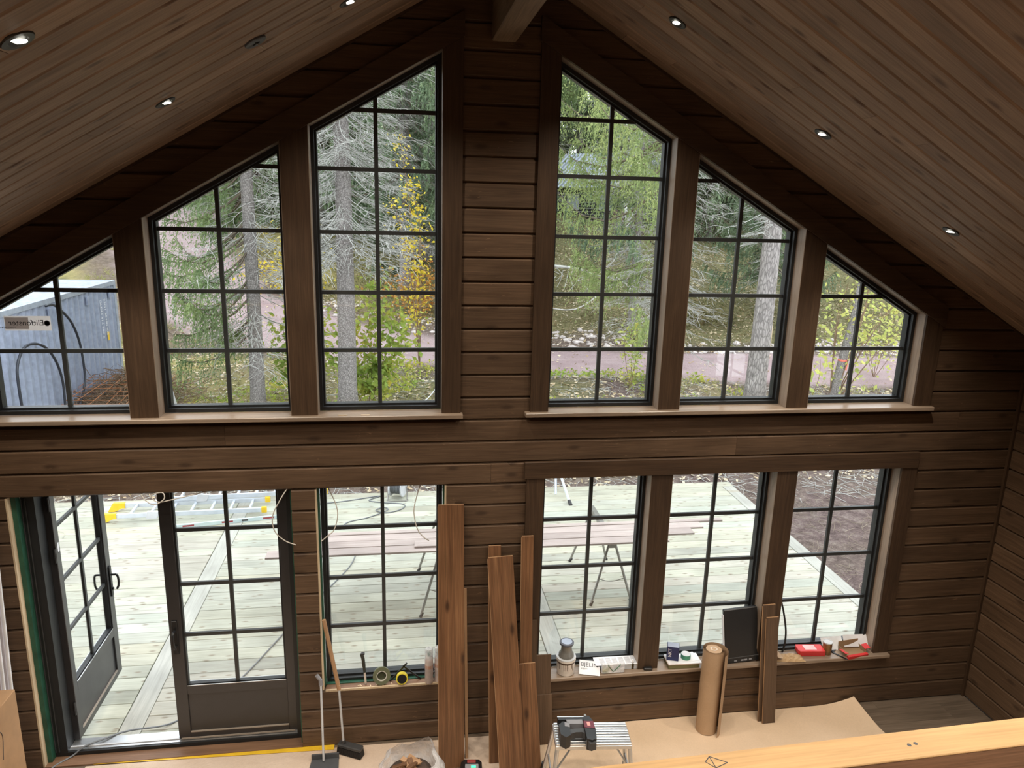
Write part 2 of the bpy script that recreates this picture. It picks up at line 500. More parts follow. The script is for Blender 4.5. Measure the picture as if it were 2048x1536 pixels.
def rect(x0, x1, z0, z1): return [(x0, z0), (x1, z0), (x1, z1), (x0, z1)]
def under_ceiling(p):
    p = clip(p, SL, 1, RZ+0.01+SL*RX)
    return clip(p, -SL, 1, RZ+0.01-SL*RX)
butt = {13: [0.652], 14: [2.55], 15: [-1.2, 4.42], 16: [], 1: [2.3], 2: [0.8], 0: [3.4], 17: [4.6], 18: [4.3]}
lr = random.Random(3)
for i in range(35):
    z0, z1 = CH*i, CH*(i+1)
    segs = []
    if z1 <= 0.50:
        segs = [(XL, -2.645), (-0.78, XR)]
    elif z1 <= 2.15:
        segs = [(XL, -2.645), (-0.78, -0.615), (0.325, 0.985), (4.04, XR)]
    elif i == 13:
        segs = [(XL, 0.985), (4.04, XR)]
    elif i in (14, 15):
        segs = [(XL, XR)]
    elif i == 16:
        segs = [(XL, -2.75), (0.355, 0.99), (4.05, XR)]
        for (a, b) in ((-2.75, 0.355), (0.99, 4.05)):
            log_piece(rect(a, b, z0, 2.672), z0, z1)
    for (a, b) in segs:
        cuts = [x for x in butt.get(i, []) if a < x < b]
        e = [a]+cuts+[b]
        for u, v in zip(e[:-1], e[1:]):
            log_piece(rect(u, v-(0.0015 if v != b else 0), z0, z1), z0, z1)
    if i == 13:
        log_piece(rect(0.985, 4.04, 2.19, z1), z0, z1)
    if i >= 17:
        if z0 >= 5.27:
            log_piece(under_ceiling(rect(XL, XR, z0, z1)), z0, z1)
            continue
        hw = 0.45 if z1 > 5.2 else 0.32
        log_piece(rect(RX-hw, RX+hw, z0, z1), z0, z1)
        for sgn in (-1, 1):
            # between the sloping trim and the ceiling
            p = rect(XL, RX-hw, z0, z1) if sgn < 0 else rect(RX+hw, XR, z0, z1)
            p = under_ceiling(p)
            if len(p) < 3: continue
            edge = -2.75 if sgn < 0 else 4.05
            outer = clip(p, 1 if sgn < 0 else -1, 0, edge if sgn < 0 else -edge)
            inner = clip(p, -1 if sgn < 0 else 1, 0, -edge if sgn < 0 else edge)
            # above the line z>=Z_MID-SL*|dx|
            if sgn < 0: inner = clip(inner, SL, -1, -(Z_MID-SL*RX))
            else: inner = clip(inner, -SL, -1, -(Z_MID+SL*RX))
            if len(inner) >= 3 and len(outer) >= 3 and min(q[1] for q in inner) <= z0+1e-4 and z0 > 3.5:
                log_piece(inner, z0, z1); log_piece(outer, z0, z1)
            else:
                if len(inner) >= 3: log_piece(inner, z0, z1)
                if len(outer) >= 3: log_piece(outer, z0, z1)

# side wall with its own courses
wall_right = empty('wall_right', kind='structure')
SW = ((-3.45, -2.15), (-5.75, -4.45))         # two windows in the side wall, behind the picture's edge
for i in range(20):
    z0, z1 = CH*i, min(CH*(i+1), 3.215)
    h = z1-z0
    prof = [(0.10, 0), (0.018, 0), (0, GB), (0, h-GB), (0.018, h), (0.10, h)]
    for (a, b) in (((YB, -3.1), (-3.1, 0.10)) if not 3 <= i <= 12 else ((YB, SW[1][0]), (SW[1][1], SW[0][0]), (SW[0][1], 0.10))):
        V = [(p[0], a, p[1]) for p in prof]+[(p[0], b, p[1]) for p in prof]
        F = [tuple(range(5, -1, -1)), tuple(range(6, 12))]+[(k, (k+1) % 6, (k+1) % 6+6, k+6) for k in range(6)]
        raw_mesh('log', V, F, mat_log_y, wall_right, loc=(XR, 0, z0))
box('corner_strip', XR-0.022, XR, -0.022, 0, 0, 3.2, mat_trim_z, wall_right)
wl = box('wall_left', XL-0.1, XL, YB, 0.1, 0, 3.215, mat_log_y); wl['kind'] = 'structure'
wb = MB().prism([(XL, 0), (XR, 0), (XR, 3.25), (RX, 5.8), (XL, 3.25)], 'y', YB-0.1, YB).build('wall_back', mat_log_x); wb['kind'] = 'structure'

# ceiling boards running up the slope
ceiling = empty('ceiling', kind='structure')
cr = random.Random(11)
BW = 0.137
ang = math.atan(SL)
LEN = 4.29/math.cos(ang)
for side in (-1, 1):
    y = -0.002
    while y > -8.6:
        cuts = [0.0]
        p = cr.uniform(0.6, 3.6)
        cuts.append(p)
        if p < 1.9: cuts.append(p+cr.uniform(1.6, 2.6))
        cuts.append(LEN)
        for a, b in zip(cuts[:-1], cuts[1:]):
            if b-a < 0.02: continue
            L = b-a-0.002; w = BW/2-0.0005
            # profile in (y,z): face downwards with chamfered edges
            prof = [(-w, 0.016), (-w, 0.009), (-w+0.012, 0), (w-0.012, 0), (w, 0.009), (w, 0.016)]
            V = [(-L/2, q[0], q[1]) for q in prof]+[(L/2, q[0], q[1]) for q in prof]
            F = [tuple(range(5, -1, -1)), tuple(range(6, 12))]+[(k, (k+1) % 6, (k+1) % 6+6, k+6) for k in range(6)]
            c = (a+b)/2
            raw_mesh('ceiling_board', V, F, mat_ceil, ceiling,
                     loc=(RX+side*c*math.cos(ang), y-BW/2, RZ-c*math.sin(ang)), rot=(0, side*ang, 0))
        y -= BW
mat_roof_block = plain('roof_block_dark', (0.05, 0.05, 0.05), 0.8)
for side, nm in ((-1, 'roof_light_block_left'), (1, 'roof_light_block_right')):  # unseen slabs added above the boards to stop sky light leaking in
    xe = XL-0.5 if side < 0 else XR+0.5
    p = [(RX, RZ+0.025), (xe, zline(xe, RZ)+0.025), (xe, zline(xe, RZ)+0.22), (RX, RZ+0.22)]
    if side > 0: p = p[::-1]
    o = MB().prism(p, 'y', YB-0.1, 0.30).build(nm, mat_roof_block); o['kind'] = 'structure'
# slim strip where the ceiling meets the log wall
for n_, side in enumerate((-1, 1)):
    xe = XL if side < 0 else XR
    p = [(RX+side*0.1, zline(RX+side*0.1, RZ)), (xe, zline(xe, RZ)), (xe, zline(xe, RZ)-0.016), (RX+side*0.1, zline(RX+side*0.1, RZ)-0.016)]
    if side > 0: p = p[::-1]
    o = MB().prism(p, 'y', -0.012, 0.0).build('trim_%d' % (n_+1), mat_trim_x); o['kind'] = 'structure'

beam = MB().bbox(-0.078, 0.078, -8.9, 0.0, 0, 0.47, 0.006).build('ridge_beam', mat_beam, loc=(0.679, 0, 5.17))
tag(beam, 'thick square-edged timber ridge beam under the peak of the ceiling', 'beam')

# floor
floor = empty('floor', kind='structure')
fr = random.Random(5)
y = 0.105
while y > -3.6:
    x = XL-fr.uniform(0, 1.2)
    while x < XR:
        L = fr.uniform(1.7, 2.2)
        a, b = max(x, XL), min(x+L, XR)
        if b-a > 0.03:
            MB().bbox(-(b-a)/2, (b-a)/2-0.001, -0.094, 0.094, -0.014, 0, 0.0015).build('floor_plank', mat_floor, floor, loc=((a+b)/2, y-0.095, 0))
        x += L
    y -= 0.19
box('subfloor', XL-0.1, XR+0.1, YB, 0.11, -0.25, -0.0145, mat_floor, floor)
# loft floor the picture is taken from
lf = box('loft_floor', XL, XR, YB, -3.75, 2.38, 2.55, mat_ceil); lf['kind'] = 'structure'
rail = thing('guard_rail', 'raw yellow pine rail board crossing in front of the loft edge', 'rail', loc=(1.3, -3.698, 0), rot=(0, 0, 0.0325))
MB().bbox(-4.6, 3.55, -0.045, 0.044, 2.894, 2.90, 0.002).build('top_rail', mat_pine_rail, rail)
MB().box(-4.6, 3.55, -0.0448, 0.03, 2.551, 2.894).build('shaded_face', mat_board_x, rail)  # near side of the same beam, its shade painted as darker brown
# pencil marks and nail holes on the rail
RR = Matrix.Rotation(-0.0325, 3, 'Z')
def on_rail(x, y, z): return tuple(RR @ Vector((x-1.3, y+3.698, z)))
tri_ = [(0.699, -3.699), (0.716, -3.720), (0.750, -3.707), (0.715, -3.683)]
mk = MB()
for (a, b) in ((0, 1), (1, 2), (2, 3), (3, 0), (3, 1)):
    mk.tube([on_rail(*tri_[a], 2.9004), on_rail(*tri_[b], 2.9004)], 0.0011, 4)
mk.build('pencil_mark', mat_ink, rail)['kind'] = 'stuff'
for q in ((1.222, -3.704), (1.241, -3.701)):
    MB().lathe([(0.0055, 0), (0.005, 0.0008)], 10, on_rail(*q, 2.8998)).build('nail_hole', mat_ink, rail)

# ------------------------------------------------------------------ windows
def inset(poly, d):
    n = len(poly); out = []
    # polygon is counter-clockwise in (x,z)
    L = []
    for i in range(n):
        p, q = poly[i], poly[(i+1) % n]
        ex, ez = q[0]-p[0], q[1]-p[1]; l = math.hypot(ex, ez)
        nx, nz = -ez/l, ex/l
        L.append((nx, nz, nx*p[0]+nz*p[1]+d))
    for i in range(n):
        a, b = L[i-1], L[i]
        det = a[0]*b[1]-a[1]*b[0]
        out.append(((a[2]*b[1]-b[2]*a[1])/det, (a[0]*b[2]-b[0]*a[2])/det))
    return out

def ring(poly, inner, y0, y1):
    n = len(poly); m = MB()
    V = [(p[0], y0, p[1]) for p in poly]+[(p[0], y0, p[1]) for p in inner]+[(p[0], y1, p[1]) for p in poly]+[(p[0], y1, p[1]) for p in inner]
    F = []
    for i in range(n):
        j = (i+1) % n
        F += [(i, j, n+j, n+i), (2*n+j, 2*n+i, 3*n+i, 3*n+j), (n+i, n+j, 3*n+j, 3*n+i), (j, i, 2*n+i, 2*n+j)]
    return m.add(V, F)

def clip_rect(poly, x0, x1, z0, z1):
    p = clip(poly, 1, 0, x1); p = clip(p, -1, 0, -x0)
    if len(p) >= 3: p = clip(p, 0, 1, z1)
    if len(p) >= 3: p = clip(p, 0, -1, -z0)
    return p

def grid(parent, glass, vb, hb, y, bw=0.027, bt=0.011):
    """glazing bars and panes inside the convex polygon glass"""
    xs0 = [min(p[0] for p in glass)]+vb+[max(p[0] for p in glass)]
    zs0 = [min(p[1] for p in glass)]+hb+[max(p[1] for p in glass)]
    for x in vb:
        p = clip_rect(glass, x-bw/2, x+bw/2, -9, 99)
        if len(p) >= 3: MB().prism(p, 'y', y-bt, y+bt).build('glazing_bar', mat_frame_in, parent)
    for z in hb:
        for a, b in zip(xs0[:-1], xs0[1:]):
            p = clip_rect(glass, a+(bw/2 if a in vb else 0), b-(bw/2 if b in vb else 0), z-bw/2, z+bw/2)
            if len(p) >= 3: MB().prism(p, 'y', y-bt, y+bt).build('glazing_bar', mat_frame_in, parent)
    for a, b in zip(xs0[:-1], xs0[1:]):
        for c, d in zip(zs0[:-1], zs0[1:]):
            p = clip_rect(glass, a+(bw/2 if a in vb else 0), b-(bw/2 if b in vb else 0), c+(bw/2 if c in hb else 0), d-(bw/2 if d in hb else 0))
            if len(p) >= 3:
                MB().prism(p, 'y', y-0.002, y+0.002).build('pane', mat_glass, parent)

UH = [3.125, 3.533, 3.943, 4.358, 4.735]
LH = [0.948, 1.36, 1.77]
wn = [0]
def window(x0, x1, z0, ztop, vb, hb):
    wn[0] += 1
    if ztop is None:
        poly = [(x0, z0), (x1, z0), (x1, zline(x1, Z_LOW)), (x0, zline(x0, Z_LOW))]
    else:
        poly = rect(x0, x1, z0, ztop)
    w = empty('window_%d' % wn[0], kind='structure')
    i1 = inset(poly, 0.026); i2 = inset(poly, 0.040)
    ring(poly, i1, 0.10, 0.20).build('frame', mat_frame, w)
    ring(i1, i2, 0.135, 0.195).build('sash', mat_frame, w)
    grid(w, i2, vb, [h for h in hb], 0.165)
    return w
window(-2.68, -1.787, 2.70, None, [-2.23], UH)
window(-1.61, -0.745, 2.70, None, [-1.185], UH)
window(-0.57, 0.287, 2.70, None, [-0.147], UH)
window(1.057, 1.892, 2.70, None, [1.466], UH)
window(2.053, 2.912, 2.70, None, [2.48], UH)
window(3.083, 3.982, 2.70, None, [3.53], UH)
window(-0.59, 0.300, 0.50, 2.19, [-0.144], LH)
window(1.05, 1.885, 0.505, 2.185, [1.462], LH)
window(2.05, 2.910, 0.505, 2.185, [2.484], LH)
window(3.075, 3.975, 0.505, 2.185, [3.525], LH)

# side wall windows, built lying in the front plane and turned
for (a, b) in SW:
    w_ = window(-(b-a)/2, (b-a)/2, 0.495, 2.145, [0.0], LH)
    w_.location = (XR-0.05, (a+b)/2, 0); w_.rotation_euler = (0, 0, -PI/2)
# ------------------------------------------------------------------ interior trim
tn = [2]
def trim(mb, mat, label=None):
    tn[0] += 1
    o = mb.build('trim_%d' % tn[0], mat); o['kind'] = 'structure'
    return o
def post(x0, x1, z0, ztop, y0=-0.02, y1=0.2, mat=None):
    if ztop is None: p = [(x0, z0), (x1, z0), (x1, zline(x1, Z_LOW)+0.01), (x0, zline(x0, Z_LOW)+0.01)]
    else: p = rect(x0, x1, z0, ztop)
    return trim(MB().prism(p, 'y', y0, y1), mat or mat_trim_z)
for (a, b) in ((-1.787, -1.61), (-0.745, -0.57), (1.892, 2.053), (2.912, 3.083)): post(a, b, 2.70, None)
for (a, b) in ((1.885, 2.05), (2.91, 3.075)): post(a, b, 0.505, 2.19)
for (a, b) in ((-1.787, -1.61), (-0.745, -0.57), (1.892, 2.053), (2.912, 3.083)):  # thin pale strips added on post sides, daylight painted into their colour
    post(a-0.004, a, 2.70, None, -0.017, 0.102, mat_lining_daylit); post(b, b+0.004, 2.70, None, -0.017, 0.102, mat_lining_daylit)
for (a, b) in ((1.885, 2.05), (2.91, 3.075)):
    post(a-0.004, a, 0.505, 2.185, -0.017, 0.102, mat_lining_daylit); post(b, b+0.004, 0.505, 2.185, -0.017, 0.102, mat_lining_daylit)
# flat casings beside the openings
for (a, b) in ((0.287, 0.42), (0.925, 1.057), (3.982, 4.128), (-2.825, -2.68)): post(a, b, 2.70, None, -0.022, 0.0)
for (a, b) in ((0.917, 1.05), (3.975, 4.108)): post(a, b, 0.505, 2.19, -0.022, 0.0)
# lining boards inside the openings
for (a, b) in ((0.287, 0.305), (1.039, 1.057), (3.982, 4.0), (-2.698, -2.68)): post(a, b, 2.70, None, 0.0, 0.105, mat_lining_daylit)
for (a, b) in ((1.032, 1.05), (3.975, 3.993)): post(a, b, 0.505, 2.19, 0.0, 0.105, mat_lining_daylit)
trim(MB().box(1.03, 3.993, 0.0, 0.105, 2.185, 2.20), mat_trim_x)
for side in (-1, 1):
    inner, outer = 0.247, 3.47
    x0, x1 = RX+side*inner, RX+side*outer
    xs = sorted((x0, x1))
    p = [(xs[0], zline(xs[0], Z_LOW)), (xs[1], zline(xs[1], Z_LOW)), (xs[1], zline(xs[1], Z_UP)), (xs[0], zline(xs[0], Z_UP))]
    trim(MB().prism(p, 'y', -0.034, -0.0005), mat_trim_x)
    xs = sorted((RX+side*0.385, RX+side*3.33))
    p = [(xs[0], zline(xs[0], Z_LOW)+0.0005), (xs[1], zline(xs[1], Z_LOW)+0.0005), (xs[1], zline(xs[1], Z_LOW+0.018)), (xs[0], zline(xs[0], Z_LOW+0.018))]
    trim(MB().prism(p, 'y', 0.0, 0.105), mat_sill_daylit)
trim(MB().bbox(0.898, 4.107, -0.032, 0.0, 2.185, 2.315, 0.003), mat_trim_x)
trim(MB().bbox(-2.86, 0.436, -0.066, 0.102, 2.669, 2.70, 0.004), mat_sill_daylit)
trim(MB().bbox(0.886, 4.135, -0.066, 0.102, 2.669, 2.70, 0.004), mat_sill_daylit)
trim(MB().bbox(0.90, 4.112, -0.062, 0.102, 0.474, 0.505, 0.004), mat_sill_daylit)

# raw edges of the untrimmed openings: pale packing strip, green sealing membrane
def strip(xw, side, gap, z0, z1, raw=True):
    """xw: face of the cut log ends; side: +1 when the opening lies at larger x"""
    def bx(a, b): return tuple(sorted((xw+side*a, xw+side*b)))
    if raw: trim(MB().box(*bx(0.0, 0.011), 0.003, 0.05, z0, z1), mat_raw)
    trim(MB().box(*bx(0.0, gap), 0.05, 0.108, z0, z1), mat_green)
strip(-2.6445, 1, 0.042, 0, 2.14)
strip(-0.7805, -1, 0.014, 0.0, 2.14, False)
strip(-0.6145, 1, 0.022, 0.50, 2.14)
strip(0.3245, -1, 0.022, 0.50, 2.14)
trim(MB().box(-0.592, 0.302, 0.0, 0.014, 0.484, 0.4985), mat_raw)
trim(MB().box(-0.592, 0.302, 0.014, 0.07, 0.484, 0.498), mat_board_x)
trim(MB().box(-0.592, 0.302, 0.07, 0.10, 0.484, 0.505), mat_green)
trim(MB().box(-2.64, -0.78, 0.0, 0.105, 0.0002, 0.012), mat_board_x)

# ------------------------------------------------------------------ double door
fm = MB()
fm.box(-2.602, -2.515, 0.108, 0.24, 0.0, 2.22)
fm.box(-0.832, -0.796, 0.108, 0.24, 0.0, 2.22)
fm.box(-2.515, -0.832, 0.108, 0.24, 2.195, 2.22)
dfr = empty('door_frame', kind='structure')
fm.build('frame', mat_frame, dfr)
MB().box(-2.602, -0.796, 0.106, 0.125, 0.0, 0.042).build('threshold_front', mat_frame, dfr)
MB().box(-2.515, -0.832, 0.125, 0.25, -0.03, 0.046).build('threshold', mat_alu, dfr)
MB().box(-2.515, -0.832, 0.15, 0.165, 0.046, 0.052).build('threshold_groove', mat_lgrey, dfr)
lk = MB()
for x in (-2.60, -2.575): lk.box(x, x+0.006, 0.102, 0.108, 0.05, 2.1)
lk.build('jamb_groove', mat_dgrey, dfr)

mat_beige_strip = plain('beige_strip', (0.34, 0.29, 0.24), 0.4)  # pale beige strips along the lower ledges of each leaf
def leaf(name, loc, rz, handle_both):
    d = empty(name, loc, (0, 0, rz), kind='structure')
    W_, Z0, Z1 = 0.893, 0.055, 2.19
    gx0, gx1, gz0, gz1 = 0.066, 0.803, 0.515, 2.13
    T = 0.03
    # local: x from hinge (0) to free edge, y thickness, z up
    st = MB(); st.bbox(0, gx0, -T, T, Z0, Z1, 0.003); st.build('stile', mat_door, d)
    st = MB(); st.bbox(gx1, W_, -T, T, Z0, Z1, 0.003); st.build('stile', mat_door, d)
    MB().box(gx0, gx1, -T, T, gz1, Z1).build('top_rail', mat_door, d)
    MB().box(gx0, gx1, -T, T, 0.445, gz0).build('middle_rail', mat_door, d)
    MB().box(gx0, gx1, -T, T, Z0, 0.105).build('bottom_rail', mat_door, d)
    MB().box(gx0, gx1, -T+0.014, T-0.014, 0.105, 0.445).build('panel', mat_door, d)
    gl = rect(gx0, gx1, gz0, gz1)
    ring(gl, inset(gl, 0.012), -0.018, 0.018).build('glazing_bead', mat_frame, d)
    grid(d, inset(gl, 0.012), [(gx0+gx1)/2], [0.942, 1.362, 1.795], 0.0)
    MB().box(gx0+0.004, gx1-0.004, -T-0.001, -T+0.004, gz0+0.001, gz0+0.006).build('glazing_sill', mat_alu, d)
    MB().box(gx0+0.004, gx1-0.004, T-0.004, T+0.001, gz0+0.001, gz0+0.006).build('glazing_sill', mat_alu, d)
    MB().box(gx0, gx1, -T-0.0005, -T+0.014, 0.105, 0.1115).build('ledge_strip', mat_beige_strip, d)
    MB().box(gx0, gx1, T-0.014, T+0.0005, 0.105, 0.1115).build('ledge_strip', mat_beige_strip, d)
    MB().box(0.02, W_-0.02, T-0.002, T+0.006, Z0-0.004, Z0+0.008).build('foot_strip', mat_beige_strip, d)
    for z in (0.28, 1.55, 1.95):
        MB().lathe([(0.009, 0), (0.009, 0.11)], 10, (-0.008, -0.02, z)).build('hinge', mat_black, d)
    xh = 0.852
    for s_ in ((-1, 1) if handle_both else (1,)):
        h = MB(); y = s_*T
        ya, yb = sorted((y, y+s_*0.012))
        h.bbox(xh-0.02, xh+0.02, ya, yb, 0.80, 1.08, 0.004)
        h.tube([(xh, y, 1.0), (xh, y+s_*0.05, 1.0)], 0.009, 10)
        h.tube(arc_pts([(xh, y+s_*0.05, 1.0), (xh, y+s_*0.062, 0.985), (xh, y+s_*0.066, 0.94), (xh-0.004, y+s_*0.062, 0.895), (xh-0.008, y+s_*0.05, 0.87)], 4), 0.0095, 8)
        h.tube([(xh, y, 0.87), (xh, y+s_*0.022, 0.87)], 0.012, 10)
        h.build('handle', mat_black, d)
    return d
leaf('door_1', (-2.50, 0.225, 0), PI/2, True)
leaf('door_2', (-0.834, 0.175, 0), PI, False)
# ------------------------------------------------------------------ recessed ceiling spotlights
mat_ring = plain('black_ring', (0.025, 0.024, 0.023), 0.4)
mat_well = plain('dark_well', (0.01, 0.01, 0.01), 0.5)
spot_names = {(-1, 0, 1): 'lit recessed spotlight on the sloping boards over the small slanted window',
              (-1, 0, 0): 'lit recessed spotlight high on the slope, cut by the top edge'}
def spotlight(side, c, y, label, watts, seen=True):
    """c: horizontal distance from the ridge"""
    x = RX+side*c; z = RZ-SL*c
    t = thing('recessed_spotlight', label, 'spotlight', (x, y, z), (0, side*ang, 0), 'recessed ceiling spotlights')
    r = MB().lathe([(0.030, -0.001), (0.034, -0.006), (0.052, -0.005), (0.055, -0.0005), (0.055, 0.002)], 28).build('trim_ring', mat_ring, t)
    smooth_angle(r)
    wl_ = MB().lathe([(0.031, -0.002), (0.029, 0.03), (1e-6, 0.032)], 24).build('well', mat_well, t)
    ln = MB().lathe([(1e-6, 0.0), (0.025, 0.0), (0.025, 0.004)], 20).build('lens', mat_lens, t, loc=(0, 0, -0.0065), rot=(0, -side*ang*0.6, 0))
    ld = bpy.data.lights.new('spot_bulb', 'SPOT')
    ld.energy = watts; ld.color = (1.0, 0.90, 0.76)
    ld.spot_size = math.radians(125); ld.spot_blend = 0.85; ld.shadow_soft_size = 0.03
    lo = bpy.data.objects.new('spot_bulb', ld)
    lo.parent = t; lo.location = (0, 0, -0.03)
    lo.rotation_euler = (0, -side*ang*0.8, 0)
    col.objects.link(lo)
LBL = {(-1, 1.837, -0.893): 'lit recessed spotlight alone in the ceiling boards above the narrow strip of log wall',
       (-1, 0.916, -0.861): 'lit recessed spotlight cut off by the top edge of the view',
       (-1, 1.837, -2.405): 'largest lit recessed spotlight, in the upper corner of the ceiling',
       (1, 0.878, -0.781): 'highest lit recessed spotlight, near the ridge end of the row of three',
       (1, 1.838, -0.769): 'middle lit recessed spotlight of the sloping row of three',
       (1, 2.793, -0.765): 'lowest lit recessed spotlight of the sloping row of three'}
for (s_, c_, y_), l_ in LBL.items():
    spotlight(s_, c_, y_, l_, SPOT_POWER)
for y_ in (-2.405, -3.95, -5.5):
    for s_ in (-1, 1):
        for c_ in (0.9, 1.837, 2.793):
            if (s_, c_, y_) in LBL: continue
            spotlight(s_, c_, y_, 'lit recessed spotlight further back in the ceiling, outside the view', SPOT_POWER)
spotlight(-1, 2.793, -0.83, 'lit recessed spotlight further back in the ceiling, outside the view', SPOT_POWER)
# blank cover disc
cx = 0.672+0.681; 
dt = thing('ceiling_cover', 'dark round blank cover plate with a cross slot on the sloping ceiling', 'cover', (-0.681, -1.073, RZ-SL*1.353), (0, -ang, 0))
smooth_angle(MB().lathe([(1e-6, -0.012), (0.05, -0.012), (0.056, -0.008), (0.057, 0.0)], 28).build('plate', plain('cover_grey', (0.07, 0.075, 0.085), 0.45), dt))
MB().box(-0.018, 0.018, -0.003, 0.003, -0.016, -0.0115).box(-0.003, 0.003, -0.018, 0.018, -0.0162, -0.0115).build('cross_slot', mat_black, dt)
MB().tube(arc_pts([(0, 0, -0.012), (0.01, -0.01, -0.03), (0.02, 0.0, -0.045)], 4), 0.0025, 6).build('wire_tail', mat_wire, dt)

# ------------------------------------------------------------------ deck outside
DZ = -0.08
deck = empty('deck', kind='structure')
dr = random.Random(21)
def dboard(x0, x1, y0, y1, mat):
    cxx, cyy = (x0+x1)/2, (y0+y1)/2
    hx, hy = (x1-x0)/2, (y1-y0)/2
    MB().bbox(-hx, hx, -hy, hy, -0.028, 0, 0.004).build('deck_board', mat, deck, loc=(cxx, cyy, DZ+dr.uniform(-0.0012, 0.0012)))
DP = 0.1835
bays = [(-6.9, -2.295), (-2.111, 1.385), (1.57, 5.00)]
ny = 27
for (a, b) in bays:
    for j in range(ny):
        dboard(a, b-0.004, 0.265+j*DP, 0.265+(j+1)*DP-0.005, mat_deck)
yE = 0.265+ny*DP
for (a, b) in ((-2.291, -2.115), (1.389, 1.566), (5.004, 5.182)):
    dboard(a, b, 0.265, yE-0.004, mat_deck_y)
dboard(-6.9, 5.182, yE, yE+0.18, mat_deck)
MB().box(5.15, 5.18, 0.25, yE+0.17, -0.42, DZ-0.03).build('skirt_board', mat_deck_y, deck)
MB().box(-6.9, 5.15, yE+0.14, yE+0.17, -0.42, DZ-0.03).build('skirt_board', mat_deck, deck)
MB().box(-6.9, 5.15, 0.22, yE+0.14, -0.16, -0.12).build('joist_layer', mat_deck, deck)
# ================================================================== OUTDOORS: terrain, trees, plants
ng = np.random.default_rng(12)
ROAD = np.array([(40, 13.2), (25, 14.2), (14, 15.0), (5, 16.3), (0.5, 17.8), (-3.5, 20.0), (-7.0, 23.2), (-9.2, 28.0), (-11.6, 36.0), (-15, 48)], float)
ROADW = np.array([2.2, 2.3, 2.2, 1.75, 1.75, 1.9, 2.3, 2.3, 2.4, 2.4])
def vnoise(x, y, s, seed):
    """smooth value noise"""
    r = np.random.default_rng(seed); G = r.random((64, 64))
    u, v = x/s, y/s
    i, j = np.floor(u).astype(int), np.floor(v).astype(int)
    a, b = u-i, v-j
    a = a*a*(3-2*a); b = b*b*(3-2*b)
    g = lambda p, q: G[p % 64, q % 64]
    return (g(i, j)*(1-a)+g(i+1, j)*a)*(1-b)+(g(i, j+1)*(1-a)+g(i+1, j+1)*a)*b-0.5
def road_d(x, y):
    """distance to the road edge, negative inside"""
    best = np.full(np.shape(x), 1e9)
    for (p, q, wa, wb_) in zip(ROAD[:-1], ROAD[1:], ROADW[:-1], ROADW[1:]):
        d = q-p; t = np.clip(((x-p[0])*d[0]+(y-p[1])*d[1])/(d@d), 0, 1)
        dist = np.hypot(x-p[0]-t*d[0], y-p[1]-t*d[1])-(wa+(wb_-wa)*t)
        best = np.minimum(best, dist)
    return best
def base_z(x, y):
    x = np.asarray(x, float); y = np.asarray(y, float)
    rise = np.where(y < 18.5, 0, np.minimum(0.18*(y-18.5), 3.8))
    z = -0.45+rise
    z = z-0.10*np.exp(-((y-8)/4)**2)
    return z
def ground_z(x, y):
    x = np.asarray(x, float); y = np.asarray(y, float)
    d = road_d(x, y)
    k = np.clip((d+0.3)/1.6, 0, 1)
    rough = 0.5*vnoise(x, y, 3.1, 1)+0.22*vnoise(x, y, 1.1, 2)+0.10*vnoise(x, y, 0.45, 3)
    near = np.clip((y-5.0)/6.0, 0.25, 1)
    return base_z(x, y)+rough*k*near+0.04*vnoise(x, y, 0.8, 4)

xs_ = np.concatenate([np.arange(-34, -8, 0.5), np.arange(-8, 16, 0.16), np.arange(16, 52, 0.6)])
ys_ = np.concatenate([np.arange(-14, 0.2, 0.7), np.arange(0.22, 8, 0.16), np.arange(8, 30, 0.14), np.arange(30, 72, 0.6)])
GX, GY = np.meshgrid(xs_, ys_, indexing='ij')
GZ = ground_z(GX, GY)
under = (GX < 5.25) & (GY < 5.45)
GZ = np.where(under, np.minimum(GZ, -0.5), GZ)
nx_, ny_ = GX.shape
I = np.arange(nx_*ny_).reshape(nx_, ny_)
A, B, C_, D_ = I[:-1, :-1].ravel(), I[1:, :-1].ravel(), I[1:, 1:].ravel(), I[:-1, 1:].ravel()
T = np.concatenate([np.stack([A, B, C_], 1), np.stack([A, C_, D_], 1)])

def ground_mat():
    m = NT('forest_ground')
    v = m.coords((1, 1, 1), rand=False)
    at = m.new('ShaderNodeVertexColor'); at.layer_name = 'zone'
    se = m.new('ShaderNodeSeparateColor'); m.link(at.outputs[0], se.inputs[0])
    n1 = m.noise(v, 1.1, 5, 0.6); n2 = m.noise(v, 7.0, 5, 0.7); n3 = m.noise(v, 38.0, 4, 0.7)
    moss = m.ramp(n2, [(0.25, (0.07, 0.068, 0.035)), (0.48, (0.16, 0.15, 0.075)), (0.62, (0.23, 0.21, 0.11)), (0.8, (0.25, 0.19, 0.12))])
    grass = m.ramp(n1, [(0.3, (0.18, 0.17, 0.08)), (0.5, (0.33, 0.29, 0.12)), (0.75, (0.44, 0.36, 0.16))])
    dirt = m.ramp(n2, [(0.25, (0.07, 0.05, 0.048)), (0.5, (0.17, 0.125, 0.115)), (0.75, (0.30, 0.25, 0.22))])
    road = m.ramp(n1, [(0.3, (0.34, 0.25, 0.255)), (0.7, (0.47, 0.37, 0.37))])
    base = m.mix(se.outputs[1], moss, grass)
    base = m.mix(se.outputs[2], base, dirt)
    base = m.mix(se.outputs[0], base, road)
    base = m.mix(1.0, base, m.ramp(n3, [(0.3, (0.62,)*3), (0.7, (1.25,)*3)]), 'MULTIPLY')
    m.link(base, m.b.inputs['Base Color'])
    m.b.inputs['Roughness'].default_value = 0.95; m.b.inputs['Specular IOR Level'].default_value = 0.1
    m.bump(m.math('ADD', n2, m.math('MULTIPLY', n3, 0.5)), 0.8, 0.06)
    return m.m
